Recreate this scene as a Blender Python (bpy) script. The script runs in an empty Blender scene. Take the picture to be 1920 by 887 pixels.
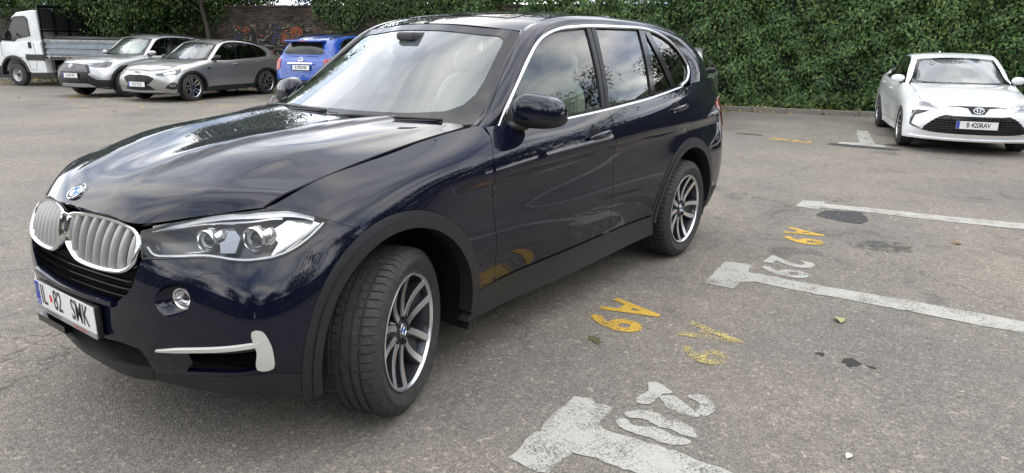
import bpy, bmesh, math, random
import numpy as np
from mathutils import Vector, Matrix
from mathutils.geometry import delaunay_2d_cdt
random.seed(7); RNG = np.random.default_rng(7)
SC = bpy.context.scene; COL = SC.collection
R = math.radians; PI = math.pi
# ---------------------------------------------------------------- camera, sky, sun, exposure
cd = bpy.data.cameras.new('camera'); cam = bpy.data.objects.new('camera', cd); COL.objects.link(cam)
cam.location = (1.9288, 2.9090, 1.5675); cam.rotation_euler = (1.29560, -.01174, 2.20724)
cd.sensor_width = 36; cd.lens = 36*1309.49/1920; cd.clip_start = .05; cd.clip_end = 2000
SC.camera = cam
SUN_EL, SUN_AZ = 52, 200           # degrees; azimuth measured from +x towards +y
W = bpy.data.worlds.new('World'); SC.world = W; W.use_nodes = True
wn, wl = W.node_tree.nodes, W.node_tree.links
bg = wn['Background']; bg.inputs['Strength'].default_value = .14
sky = wn.new('ShaderNodeTexSky'); sky.sky_type = 'NISHITA'; sky.sun_disc = False
sky.sun_elevation = R(SUN_EL); sky.sun_rotation = R(90-SUN_AZ); sky.air_density = 1.0; sky.dust_density = .6
tc = wn.new('ShaderNodeTexCoord')
sep = wn.new('ShaderNodeSeparateXYZ'); wl.new(tc.outputs['Generated'], sep.inputs[0])
zc = wn.new('ShaderNodeMath'); zc.operation = 'ADD'; zc.inputs[1].default_value = .18; wl.new(sep.outputs['Z'], zc.inputs[0])
dv = wn.new('ShaderNodeVectorMath'); dv.operation = 'DIVIDE'; wl.new(tc.outputs['Generated'], dv.inputs[0])
cmb = wn.new('ShaderNodeCombineXYZ')
for k in range(3): wl.new(zc.outputs[0], cmb.inputs[k])
wl.new(cmb.outputs[0], dv.inputs[1])
cn = wn.new('ShaderNodeTexNoise'); cn.inputs['Scale'].default_value = 1.1; cn.inputs['Detail'].default_value = 7; cn.inputs['Roughness'].default_value = .55
cn.inputs['Distortion'].default_value = .6
wl.new(dv.outputs[0], cn.inputs['Vector'])
cr = wn.new('ShaderNodeValToRGB'); cr.color_ramp.elements[0].position = .30; cr.color_ramp.elements[1].position = .50
wl.new(cn.outputs['Fac'], cr.inputs[0])
cn2 = wn.new('ShaderNodeTexNoise'); cn2.inputs['Scale'].default_value = 2.3; cn2.inputs['Detail'].default_value = 6
wl.new(dv.outputs[0], cn2.inputs['Vector'])
cc = wn.new('ShaderNodeValToRGB'); cc.color_ramp.elements[0].position = .32; cc.color_ramp.elements[1].position = .66
cc.color_ramp.elements[0].color = (4.2, 5.3, 7.6, 1); cc.color_ramp.elements[1].color = (19.5, 19, 17.8, 1)   # cloud radiance, same scale as the sky
wl.new(cn2.outputs['Fac'], cc.inputs[0])
mx = wn.new('ShaderNodeMixRGB'); wl.new(cr.outputs['Color'], mx.inputs['Fac']); wl.new(sky.outputs[0], mx.inputs[1]); wl.new(cc.outputs['Color'], mx.inputs[2])
wl.new(mx.outputs[0], bg.inputs['Color'])
sd = bpy.data.lights.new('sun', 'SUN'); sd.energy = .6; sd.angle = R(150); sd.color = (1, .95, .88)
sun = bpy.data.objects.new('sun', sd); COL.objects.link(sun)
sv = Vector((math.cos(R(SUN_EL))*math.cos(R(SUN_AZ)), math.cos(R(SUN_EL))*math.sin(R(SUN_AZ)), math.sin(R(SUN_EL))))
sun.rotation_euler = sv.to_track_quat('Z', 'Y').to_euler()
SC.view_settings.view_transform = 'Standard'; SC.view_settings.look = 'None'; SC.view_settings.gamma = 1
SC.view_settings.exposure = .56
SC.cycles.max_bounces = 10; SC.cycles.transparent_max_bounces = 16
# ---------------------------------------------------------------- materials
def mat(name, col, rough=.5, metal=0, coat=0, coat_rough=.03, spec=.5, noise=None, bump=None, emit=None, sheen=0, ior=None):
    m = bpy.data.materials.new(name); m.use_nodes = True; n, l = m.node_tree.nodes, m.node_tree.links
    b = n['Principled BSDF']; b.inputs['Base Color'].default_value = (*col, 1); b.inputs['Roughness'].default_value = rough
    b.inputs['Metallic'].default_value = metal; b.inputs['Coat Weight'].default_value = coat; b.inputs['Coat Roughness'].default_value = coat_rough
    b.inputs['Specular IOR Level'].default_value = spec
    if emit: b.inputs['Emission Color'].default_value = (*emit[0], 1); b.inputs['Emission Strength'].default_value = emit[1]
    if noise:                                   # (scale, second colour, lo, hi)
        t = n.new('ShaderNodeTexNoise'); t.inputs['Scale'].default_value = noise[0]; t.inputs['Detail'].default_value = 8; t.inputs['Roughness'].default_value = .65
        c = n.new('ShaderNodeTexCoord'); l.new(c.outputs['Object'], t.inputs['Vector'])
        r = n.new('ShaderNodeValToRGB'); r.color_ramp.elements[0].position = noise[2]; r.color_ramp.elements[1].position = noise[3]
        r.color_ramp.elements[0].color = (*col, 1); r.color_ramp.elements[1].color = (*noise[1], 1)
        l.new(t.outputs['Fac'], r.inputs[0]); l.new(r.outputs[0], b.inputs['Base Color'])
    if bump:                                    # (scale, strength, distance)
        t = n.new('ShaderNodeTexNoise'); t.inputs['Scale'].default_value = bump[0]; t.inputs['Detail'].default_value = 4
        c = n.new('ShaderNodeTexCoord'); l.new(c.outputs['Object'], t.inputs['Vector'])
        u = n.new('ShaderNodeBump'); u.inputs['Strength'].default_value = bump[1]; u.inputs['Distance'].default_value = bump[2]
        l.new(t.outputs['Fac'], u.inputs['Height']); l.new(u.outputs[0], b.inputs['Normal'])
    return m
def glass_mat(name, tint, ior=1.52, rough=0.0, haze=0, faces=1.75):
    """thin pane: tinted see-through with Fresnel reflection (both faces)"""
    m = bpy.data.materials.new(name); m.use_nodes = True; n, l = m.node_tree.nodes, m.node_tree.links
    n.remove(n['Principled BSDF']); out = n['Material Output']
    t = n.new('ShaderNodeBsdfTransparent'); t.inputs[0].default_value = (*tint, 1)
    g = n.new('ShaderNodeBsdfGlossy'); g.inputs['Roughness'].default_value = rough; g.inputs[0].default_value = (1, 1, 1, 1)
    f = n.new('ShaderNodeFresnel'); f.inputs[0].default_value = ior
    k = n.new('ShaderNodeMath'); k.operation = 'MULTIPLY'; k.inputs[1].default_value = faces; k.use_clamp = True; l.new(f.outputs[0], k.inputs[0])
    x = n.new('ShaderNodeMixShader'); l.new(k.outputs[0], x.inputs[0])
    if haze:
        d = n.new('ShaderNodeBsdfDiffuse'); d.inputs[0].default_value = (.74, .84, .86, 1)
        y = n.new('ShaderNodeMixShader'); y.inputs[0].default_value = haze; l.new(t.outputs[0], y.inputs[1]); l.new(d.outputs[0], y.inputs[2]); l.new(y.outputs[0], x.inputs[1])
    else: l.new(t.outputs[0], x.inputs[1])
    l.new(g.outputs[0], x.inputs[2]); l.new(x.outputs[0], out.inputs[0])
    return m
M = {}
M['navy'] = mat('navy_paint', (.0018, .0028, .0115), .5, .0, 1, .008, .03)
M['gloss_black'] = mat('gloss_black', (.006, .006, .007), .12)
M['black_plastic'] = mat('black_plastic', (.010, .0105, .012), .48, bump=(900, .15, .001))
M['clad'] = mat('grey_cladding', (.013, .014, .016), .42, bump=(700, .2, .001))
M['gap'] = mat('dark_gap', (.004, .004, .005), .8)
M['chrome'] = mat('chrome', (.82, .83, .85), .05, 1)
M['satin'] = mat('satin_chrome', (.70, .71, .73), .22, 1)
M['silver_plastic'] = mat('silver_plastic', (.34, .335, .32), .40, .4)
M['white_trim'] = mat('pearl_trim', (.56, .55, .51), .38, .2)
M['rubber'] = mat('rubber', (.022, .022, .022), .72, noise=(45, (.052, .050, .047), .38, .72), bump=(300, .25, .002))
M['rim_face'] = mat('machined_alloy', (.78, .79, .81), .30, 1)
M['rim_dark'] = mat('gunmetal_lacquer', (.055, .058, .068), .30, .7, .5)
M['disc'] = mat('brake_steel', (.25, .24, .23), .4, 1)
M['lens'] = glass_mat('clear_lens', (.95, .96, .97), 1.40, faces=.9)
M['glass'] = glass_mat('side_glass', (.74, .86, .78), 1.5, faces=1.5)
M['dark_glass'] = glass_mat('privacy_glass', (.10, .12, .12))
M['screen'] = glass_mat('windscreen_glass', (.74, .84, .82), 1.55, haze=.09, faces=1.75)
M['frit'] = mat('glass_border', (.012, .012, .013), .06)
M['cream'] = mat('cream_leather', (.52, .49, .42), .5)
M['interior'] = mat('dark_interior', (.035, .035, .038), .6)
M['headliner'] = mat('headliner', (.45, .44, .41), .9)
M['red_lens'] = mat('red_lens', (.35, .012, .012), .12, coat=1)
M['amber'] = mat('amber_lens', (.6, .2, .02), .15, coat=1)
M['white_plate'] = mat('plate_white', (.72, .72, .70), .45)
M['plate_black'] = mat('plate_black', (.02, .02, .02), .5)
M['eu_blue'] = mat('plate_blue', (.02, .05, .35), .45)
M['text_red'] = mat('print_red', (.6, .03, .05), .5)
M['logo_blue'] = mat('logo_blue', (.02, .14, .45), .5, spec=.2)
M['logo_white'] = mat('logo_white', (.6, .6, .6), .5, spec=.2)
M['yellow'] = mat('leaf_yellow', (.55, .42, .03), .6)
M['lamp_grey'] = mat('lamp_grey', (.22, .24, .27), .10, .3, 1)
# ---------------------------------------------------------------- object helpers
def link(o, parent=None):
    COL.objects.link(o)
    if parent is not None: o.parent = parent
    return o
def empty(name, loc=(0, 0, 0), rz=0):
    o = bpy.data.objects.new(name, None); o.location = loc; o.rotation_euler = (0, 0, rz); o.empty_display_size = .2
    return link(o)
def tag(o, label=None, cat=None, group=None, kind=None):
    if label: o['label'] = label
    if cat: o['category'] = cat
    if group: o['group'] = group
    if kind: o['kind'] = kind
    return o
def mobj(name, V, F, m, parent=None, N=None, smooth=True):
    me = bpy.data.meshes.new(name); me.from_pydata([tuple(map(float, v)) for v in V], [], [tuple(map(int, f)) for f in F])
    ms = m if isinstance(m, (list, tuple)) else [m]
    for q in ms: me.materials.append(M[q] if isinstance(q, str) else q)
    if smooth: me.polygons.foreach_set('use_smooth', [True]*len(me.polygons))
    if N is not None: me.normals_split_custom_set_from_vertices([tuple(map(float, n)) for n in N])
    me.update()
    return link(bpy.data.objects.new(name, me), parent)
class MB:
    """collects simple shapes into one mesh"""
    def __init__(s): s.v, s.f, s.mi = [], [], []
    def add(s, V, F, mi=0):
        k = len(s.v); s.v += [tuple(map(float, v)) for v in V]; s.f += [tuple(int(i)+k for i in f) for f in F]; s.mi += [mi]*len(F); return s
    def box(s, a, b, mi=0, M4=None, bev=0):
        (x0, y0, z0), (x1, y1, z1) = a, b
        if bev:
            bm = bmesh.new(); bmesh.ops.create_cube(bm, size=1)
            for v in bm.verts: v.co = Vector(((x0+x1)/2+v.co.x*(x1-x0), (y0+y1)/2+v.co.y*(y1-y0), (z0+z1)/2+v.co.z*(z1-z0)))
            bmesh.ops.bevel(bm, geom=bm.edges[:], offset=bev, segments=2, affect='EDGES', profile=.5)
            bm.verts.index_update()
            V = [v.co.copy() for v in bm.verts]; F = [[v.index for v in f.verts] for f in bm.faces]; bm.free()
        else:
            V = [Vector(c) for c in ((x0,y0,z0),(x1,y0,z0),(x1,y1,z0),(x0,y1,z0),(x0,y0,z1),(x1,y0,z1),(x1,y1,z1),(x0,y1,z1))]
            F = [(0,3,2,1),(4,5,6,7),(0,1,5,4),(1,2,6,5),(2,3,7,6),(3,0,4,7)]
        if M4 is not None: V = [M4 @ v for v in V]
        return s.add(V, F, mi)
    def tube(s, pts, r, n=8, mi=0, caps=True):
        pts = [Vector(p) for p in pts]; rr = r if isinstance(r, (list, tuple)) else [r]*len(pts); V, F = [], []
        up = Vector((0, 0, 1))
        for i, p in enumerate(pts):
            d = (pts[min(i+1, len(pts)-1)]-pts[max(i-1, 0)]).normalized()
            a = d.cross(up if abs(d.dot(up)) < .95 else Vector((1, 0, 0))).normalized(); b = d.cross(a)
            V += [p+(a*math.cos(2*PI*k/n)+b*math.sin(2*PI*k/n))*rr[i] for k in range(n)]
        for i in range(len(pts)-1):
            F += [(i*n+k, i*n+(k+1) % n, (i+1)*n+(k+1) % n, (i+1)*n+k) for k in range(n)]
        if caps: F += [tuple(range(n-1, -1, -1)), tuple((len(pts)-1)*n+k for k in range(n))]
        return s.add(V, F, mi)
    def lathe(s, prof, n=48, M4=None, mi=0, a0=0, a1=2*PI):
        """prof: (radius, offset) revolved about the y axis"""
        full = abs(a1-a0-2*PI) < 1e-6; m = n if full else n+1; V, F = [], []
        for k in range(m):
            a = a0+(a1-a0)*k/n
            for r, o in prof:
                v = Vector((r*math.cos(a), o, r*math.sin(a))); V.append(M4 @ v if M4 is not None else v)
        q = len(prof)
        for k in range(n):
            for i in range(q-1):
                a, b = k*q+i, ((k+1) % m)*q+i; F.append((a, a+1, b+1, b))
        return s.add(V, F, mi)
    def prism(s, poly, h, M4, mi=0):
        """2-D polygon (x, y) extruded 0..h in z then transformed"""
        n = len(poly); V = [M4 @ Vector((x, y, 0)) for x, y in poly]+[M4 @ Vector((x, y, h)) for x, y in poly]
        F = [tuple(range(n-1, -1, -1)), tuple(range(n, 2*n))]+[(i, (i+1) % n, n+(i+1) % n, n+i) for i in range(n)]
        return s.add(V, F, mi)
    def mirror_y(s):
        o = MB(); o.v = [(x, -y, z) for x, y, z in s.v]; o.f = [tuple(reversed(f)) for f in s.f]; o.mi = list(s.mi); return o
    def build(s, name, m, parent=None, smooth=False, angle=None):
        o = mobj(name, s.v, s.f, m, parent, smooth=smooth)
        if isinstance(m, (list, tuple)): o.data.polygons.foreach_set('material_index', s.mi)
        if angle is not None: o.data.set_sharp_from_angle(angle=R(angle))
        return o
def frame(o, x, y=None, z=None):
    """4x4 from origin and axes"""
    x = Vector(x).normalized(); z = Vector(z).normalized() if z is not None else x.cross(Vector(y)).normalized(); y = z.cross(x).normalized(); x = y.cross(z)
    return Matrix(((x.x, y.x, z.x, o[0]), (x.y, y.y, z.y, o[1]), (x.z, y.z, z.z, o[2]), (0, 0, 0, 1)))
# ---------------------------------------------------------------- 2-D polygon tools
def dens(poly, h, closed=True):
    P = [np.asarray(q, float) for q in poly]; out = []
    for i in range(len(P) if closed else len(P)-1):
        a, b = P[i], P[(i+1) % len(P)]; n = max(1, int(np.ceil(np.linalg.norm(b-a)/h)))
        out += [a+(b-a)*k/n for k in range(n)]
    if not closed: out.append(P[-1])
    return np.array(out)
def crom(P, n=6, closed=False):
    """Catmull-Rom through points (centripetal-free, plain)"""
    P = [np.asarray(q, float) for q in P]; m = len(P); out = []
    for i in range(m if closed else m-1):
        p0 = P[(i-1) % m] if closed or i > 0 else 2*P[0]-P[1]
        p1, p2 = P[i], P[(i+1) % m]; p3 = P[(i+2) % m] if closed or i+2 < m else 2*P[-1]-P[-2]
        for k in range(n):
            t = k/n; out.append(.5*((2*p1)+(p2-p0)*t+(2*p0-5*p1+4*p2-p3)*t*t+(3*p1-p0-3*p2+p3)*t**3))
    if not closed: out.append(P[-1])
    return [tuple(q) for q in out]
def inpoly(P, poly):
    x, y = P[:, 0], P[:, 1]; r = np.zeros(len(P), bool); n = len(poly)
    for i in range(n):
        x0, y0 = poly[i]; x1, y1 = poly[(i+1) % n]
        c = (y0 > y) != (y1 > y)
        if y1 != y0: r ^= c & (x < (x1-x0)*(y-y0)/(y1-y0)+x0)
    return r
def area2(p): p = np.asarray(p); return .5*np.sum(p[:, 0]*np.roll(p[:, 1], -1)-np.roll(p[:, 0], -1)*p[:, 1])
def offset(poly, d):
    """move every edge inwards by d (counter-clockwise polygons)"""
    p = np.asarray(poly, float)
    if area2(p) < 0: p = p[::-1]
    a = p-np.roll(p, 1, 0); b = np.roll(p, -1, 0)-p
    a /= np.linalg.norm(a, axis=1)[:, None]+1e-12; b /= np.linalg.norm(b, axis=1)[:, None]+1e-12
    na = np.stack([-a[:, 1], a[:, 0]], 1); nb = np.stack([-b[:, 1], b[:, 0]], 1)
    k = 1+np.sum(na*nb, 1); k = np.maximum(k, .35)
    return p+d*(na+nb)/k[:, None]
TRI = {}
def tri_poly(outline, holes=(), h=.025):
    """constrained triangulation of an outline with interior grid points (cached)"""
    key = (np.round(np.asarray(outline, float), 6).tobytes(), tuple(np.round(np.asarray(q, float), 6).tobytes() for q in holes), h)
    if key not in TRI: TRI[key] = tri_poly_(outline, holes, h)
    P, T = TRI[key]; return P.copy(), T.copy()
def tri_poly_(outline, holes, h):
    loops = [dens(outline, h)]+[dens(q, h) for q in holes]
    V, E = [], []
    for L in loops:
        k = len(V); V += [tuple(q) for q in L]; E += [(k+i, k+(i+1) % len(L)) for i in range(len(L))]
    o = loops[0]; lo, hi = o.min(0), o.max(0)
    gx, gy = np.meshgrid(np.arange(lo[0]+h/2, hi[0], h), np.arange(lo[1]+h/2, hi[1], h)); g = np.stack([gx.ravel(), gy.ravel()], 1)
    if len(g):
        ok = inpoly(g, o)
        for L in loops[1:]: ok &= ~inpoly(g, L)
        g = g[ok]; B = np.array(V)
        if len(g):
            d = np.min(np.linalg.norm(g[:, None, :]-B[None, :, :], axis=2), axis=1) if len(g)*len(B) < 3e7 else np.ones(len(g))
            g = g[d > h*.45]; V += [tuple(q) for q in g]
    r = delaunay_2d_cdt([Vector(q) for q in V], E, [], 0, 1e-6)
    P = np.array([tuple(q) for q in r[0]]); T = np.array([f for f in r[2] if len(f) == 3])
    c = P[T].mean(1); ok = inpoly(c, o)
    for L in loops[1:]: ok &= ~inpoly(c, L)
    T = T[ok]
    a = P[T]; s = (a[:, 1, 0]-a[:, 0, 0])*(a[:, 2, 1]-a[:, 0, 1])-(a[:, 1, 1]-a[:, 0, 1])*(a[:, 2, 0]-a[:, 0, 0])
    T = T[np.abs(s) > 1e-12]; s = s[np.abs(s) > 1e-12]; T[s < 0] = T[s < 0][:, ::-1]
    return P, T
def edges_of(T):
    c = {}
    for f in T:
        for i in range(3):
            e = (f[i], f[(i+1) % 3]); c[e] = 1
    return [e for e in c if (e[1], e[0]) not in c]
def panel(name, S, outline, m, parent, gap=.0025, depth=.012, holes=(), h=.03, lift=0, mirror=True, edge=True, roll=0.0):
    """a pressed panel cut out of a smooth surface, edges folded in; left side and (mirror) right side objects"""
    o = offset(outline, gap) if gap else (np.asarray(outline) if area2(outline) > 0 else np.asarray(outline)[::-1])
    P, T = tri_poly(o, holes, h)
    V = S.ev(P); N = S.nrm(P); V = V+N*lift
    # make triangle winding agree with the normals
    g = np.cross(V[T[:, 1]]-V[T[:, 0]], V[T[:, 2]]-V[T[:, 0]])
    if np.sum(g*N[T[:, 0]]) < 0: T = T[:, ::-1]
    VV, NN, FF = [V], [N], [tuple(t) for t in T]
    if edge:
        for a, b in edges_of(T):
            k = sum(len(q) for q in VV); e = V[b]-V[a]; n = np.cross(e, N[a]); n /= np.linalg.norm(n)+1e-12
            VV.append(np.array([V[a], V[b], V[b]-N[b]*depth, V[a]-N[a]*depth])); NN.append(np.array([n]*4))
            FF.append((k+1, k, k+3, k+2))
    V = np.concatenate(VV); N = np.concatenate(NN)
    out = [mobj(name, V, FF, m, parent, N)]
    if mirror:
        s = np.array([1, -1, 1]); out.append(mobj(name, V*s, [f[::-1] for f in FF], m, parent, N*s))
    return out
def ribbon(name, S, line, m, parent, w=.012, lift=.004, closed=False, mirror=True, thick=.006, h=.02, w_fn=None):
    """a trim strip following a line on a surface: rounded section"""
    L = dens(line, h, closed); n = len(L)
    P = S.ev(L); N = S.nrm(L)
    t = np.roll(P, -1, 0)-np.roll(P, 1, 0)
    if not closed: t[0] = P[1]-P[0]; t[-1] = P[-1]-P[-2]
    t /= np.linalg.norm(t, axis=1)[:, None]+1e-12; b = np.cross(N, t)
    sec = [(-.5, -thick), (-.5, lift*.3), (-.32, lift), (.32, lift), (.5, lift*.3), (.5, -thick)]
    V, F = [], []
    for i in range(n):
        wi = w*(w_fn(i/(n-1)) if w_fn else 1)
        V += [P[i]+b[i]*wi*c+N[i]*d for c, d in sec]
    q = len(sec)
    for i in range(n if closed else n-1):
        j = (i+1) % n
        F += [(i*q+k, j*q+k, j*q+k+1, i*q+k+1) for k in range(q-1)]
    if not closed: F += [tuple(range(q)), tuple((n-1)*q+k for k in range(q-1, -1, -1))]
    V = np.array(V); out = [mobj(name, V, F, m, parent)]
    out[0].data.set_sharp_from_angle(angle=R(50))
    if mirror:
        o = mobj(name, V*[1, -1, 1], [f[::-1] for f in F], m, parent); o.data.set_sharp_from_angle(angle=R(50)); out.append(o)
    return out
def text2d(s, size=1, align='CENTER', xscale=1, bold=0):
    """outline mesh of a text in its own plane: vertices (n, 2), faces"""
    c = bpy.data.curves.new('t', 'FONT'); c.body = s; c.size = size; c.align_x = align; c.align_y = 'CENTER'; c.offset = bold; c.resolution_u = 4
    o = bpy.data.objects.new('t', c); COL.objects.link(o); dg = bpy.context.evaluated_depsgraph_get(); dg.update()
    me = bpy.data.meshes.new_from_object(o.evaluated_get(dg)); V = np.array([v.co[:2] for v in me.vertices]).reshape(-1, 2); F = [tuple(p.vertices) for p in me.polygons]
    bpy.data.objects.remove(o); bpy.data.curves.remove(c); bpy.data.meshes.remove(me)
    V = V*[xscale, 1]
    return V, F
def text_on(name, s, size, M4, m, parent, lift=.0012, **k):
    V, F = text2d(s, size, **k)
    return mobj(name, [M4 @ Vector((x, y, lift)) for x, y in V], F, m, parent, smooth=False)
# ---------------------------------------------------------------- smooth tensor surfaces
def nat_basis(knots, x):
    """matrix B with B @ data = natural cubic spline through (knots, data) at x"""
    k = np.asarray(knots, float); n = len(k); h = np.diff(k)
    A = np.zeros((n, n)); D = np.zeros((n, n)); A[0, 0] = A[-1, -1] = 1
    for i in range(1, n-1):
        A[i, i-1], A[i, i], A[i, i+1] = h[i-1], 2*(h[i-1]+h[i]), h[i]
        D[i, i-1], D[i, i+1] = 6/h[i-1], 6/h[i]; D[i, i] = -6/h[i-1]-6/h[i]
    M = np.linalg.solve(A, D)
    x = np.asarray(x, float); i = np.clip(np.searchsorted(k, x)-1, 0, n-2)
    hh = h[i]; a = (k[i+1]-x)/hh; b = 1-a; r = np.arange(len(x))
    B = ((a**3-a)*hh*hh/6)[:, None]*M[i] + ((b**3-b)*hh*hh/6)[:, None]*M[i+1]
    B[r, i] += a; B[r, i+1] += b
    return B
class Surf:
    def __init__(s, P, disp=None):
        s.P = np.array(P, float)
        d = np.linalg.norm(np.diff(s.P, axis=0), axis=2).mean(1); s.ku = np.concatenate([[0], np.cumsum(d)])
        d = np.linalg.norm(np.diff(s.P, axis=1), axis=2).mean(0); s.kv = np.concatenate([[0], np.cumsum(d)])
        s.disp = disp
    def raw(s, uv):
        return np.einsum('ni,nj,ijk->nk', nat_basis(s.ku, uv[:, 0]), nat_basis(s.kv, uv[:, 1]), s.P)
    def ev(s, uv):
        uv = np.atleast_2d(np.asarray(uv, float)); P = s.raw(uv)
        return s.disp(P) if s.disp else P
    def nrm(s, uv):
        uv = np.atleast_2d(np.asarray(uv, float)); e = 2e-3
        a = s.ev(uv+[e, 0])-s.ev(uv-[e, 0]); b = s.ev(uv+[0, e])-s.ev(uv-[0, e])
        n = np.cross(a, b); n /= np.linalg.norm(n, axis=1)[:, None]+1e-12
        return n if s.flip is False else -n
    flip = False
    def inv(s, target, axes, guess):
        """uv where the surface has the given coordinates on two axes"""
        q = np.array(guess, float); ax = list(axes)
        for _ in range(30):
            r = s.ev([q])[0][ax]-target; e = 1e-4
            J = np.stack([(s.ev([q+[e, 0]])[0][ax]-s.ev([q])[0][ax])/e, (s.ev([q+[0, e]])[0][ax]-s.ev([q])[0][ax])/e], 1)
            dq = np.linalg.solve(J, -r); m = np.abs(dq).max()
            q = q+dq*min(1, .2/max(m, 1e-9))
            if m < 1e-6: break
        return q
def smoothstep(a, b, x):
    t = np.clip((x-a)/(b-a), 0, 1); return t*t*(3-2*t)
# ---------------------------------------------------------------- surfaces of the dark blue car (x forward, y left, z up, front axle at x = 0)
def hero_disp(P):
    P = P.copy(); x, y, z = P[:, 0], P[:, 1], P[:, 2]
    side = smoothstep(-.15, -.75, x)*smoothstep(-3.75, -3.2, x)
    zc = .955+.055*np.clip((-x-.6)/2.3, 0, 1.3)          # shoulder crease running through the handles
    d = z-zc
    bump = .016*np.exp(-np.clip(d, 0, 1)**2/.10**2)*(d >= 0) + (d < 0)*(.016-.034*smoothstep(0, .055, -d)+.018*smoothstep(.04, .30, -d))
    low = 0                   # lower door swage
    P[:, 1] = y+side*(bump+low)
    return P
H = []
H.append([(.80,0,.25),(.885,0,.42),(.895,0,.56),(.885,0,.70),(.868,0,.81),(.852,0,.89),(.815,0,.962)])
H.append([(.79,.25,.25),(.87,.25,.42),(.88,.25,.56),(.868,.25,.70),(.845,.25,.81),(.815,.25,.88),(.765,.25,.945)])
H.append([(.73,.46,.25),(.812,.47,.42),(.833,.48,.56),(.828,.48,.70),(.802,.47,.80),(.765,.46,.87),(.71,.44,.935)])
H.append([(.675,.67,.25),(.738,.69,.42),(.757,.70,.56),(.74,.70,.70),(.698,.69,.80),(.64,.66,.88),(.575,.60,.950)])
H.append([(.61,.84,.25),(.665,.855,.42),(.665,.86,.56),(.635,.85,.70),(.585,.825,.80),(.535,.785,.89),(.488,.727,.966)])
H.append([(.49,.93,.25),(.50,.95,.42),(.49,.948,.56),(.46,.935,.70),(.41,.915,.80),(.365,.875,.905),(.32,.758,1.026)])
H.append([(.2,.950,.25),(.2,.965,.42),(.18,.965,.58),(.16,.960,.74),(.13,.945,.86),(.10,.890,.975),(.07,.767,1.075)])
H.append([(-.25,.935,.25),(-.25,.958,.42),(-.25,.955,.60),(-.25,.950,.76),(-.25,.942,.90),(-.26,.905,1.03),(-.27,.772,1.127)])
H.append([(-.62,.890,.25),(-.62,.902,.42),(-.62,.927,.60),(-.62,.93,.78),(-.62,.938,.93),(-.62,.918,1.06),(-.64,.822,1.175)])
H.append([(-1.2,.892,.25),(-1.2,.889,.42),(-1.2,.924,.60),(-1.2,.925,.79),(-1.2,.938,.95),(-1.2,.930,1.07),(-1.2,.872,1.160)])
H.append([(-1.77,.892,.25),(-1.77,.889,.42),(-1.77,.926,.60),(-1.77,.93,.80),(-1.77,.945,.97),(-1.77,.938,1.09),(-1.77,.896,1.182)])
H.append([(-2.35,.898,.25),(-2.35,.908,.42),(-2.35,.938,.61),(-2.35,.944,.81),(-2.35,.95,.99),(-2.35,.943,1.11),(-2.35,.90,1.215)])
H.append([(-2.93,.925,.25),(-2.93,.963,.42),(-2.93,.965,.61),(-2.93,.962,.82),(-2.93,.948,1.0),(-2.93,.935,1.14),(-2.93,.885,1.262)])
H.append([(-3.42,.89,.25),(-3.43,.935,.42),(-3.45,.945,.61),(-3.45,.938,.82),(-3.44,.92,1.0),(-3.42,.90,1.14),(-3.40,.845,1.29)])
H.append([(-3.72,.78,.25),(-3.79,.83,.42),(-3.83,.84,.61),(-3.83,.83,.82),(-3.81,.81,1.0),(-3.77,.785,1.14),(-3.72,.745,1.29)])
H.append([(-3.86,.42,.25),(-3.94,.45,.42),(-3.96,.46,.61),(-3.93,.46,.82),(-3.89,.46,1.0),(-3.84,.46,1.14),(-3.78,.44,1.29)])
H.append([(-3.90,0,.25),(-3.98,0,.42),(-4.0,0,.61),(-3.97,0,.82),(-3.93,0,1.0),(-3.88,0,1.14),(-3.82,0,1.29)])
S_body = Surf(H, hero_disp)
# side glass / pillars: belt (row 0) to roof rail (last row)
GX = [-.30, -.62, -.87, -1.13, -1.5, -1.9, -2.35, -2.85, -3.2, -3.5, -3.75]
GY = {-.30: .735, -.62: .788, -.87: .824, -1.13: .851, -1.5: .878, -1.9: .895, -2.35: .898, -2.85: .885, -3.2: .862, -3.5: .822, -3.75: .770}
def gside(x, z):
    y0 = np.interp(x, sorted(GY), [GY[k] for k in sorted(GY)]); h = z-1.16
    return y0-.30*h-.28*h*h*(h > 0)
S_side = Surf([[(x, gside(x, z), z) for z in (1.06, 1.16, 1.28, 1.40, 1.52, 1.62, 1.70)] for x in GX])
# windscreen: rows from cowl to header, columns centre to edge
S_screen = Surf([[(-.33,0,1.160),(-.355,.25,1.160),(-.44,.52,1.160),(-.56,.71,1.162),(-.645,.790,1.168)],
                 [(-.61,0,1.322),(-.63,.24,1.318),(-.705,.50,1.306),(-.805,.655,1.300),(-.862,.718,1.29)],
                 [(-.90,0,1.497),(-.915,.22,1.492),(-.98,.46,1.470),(-1.03,.60,1.455),(-1.052,.661,1.437)],
                 [(-1.18,0,1.650),(-1.19,.20,1.645),(-1.235,.43,1.627),(-1.265,.55,1.619),(-1.288,.598,1.609)]])
S_screen.flip = True
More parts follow.
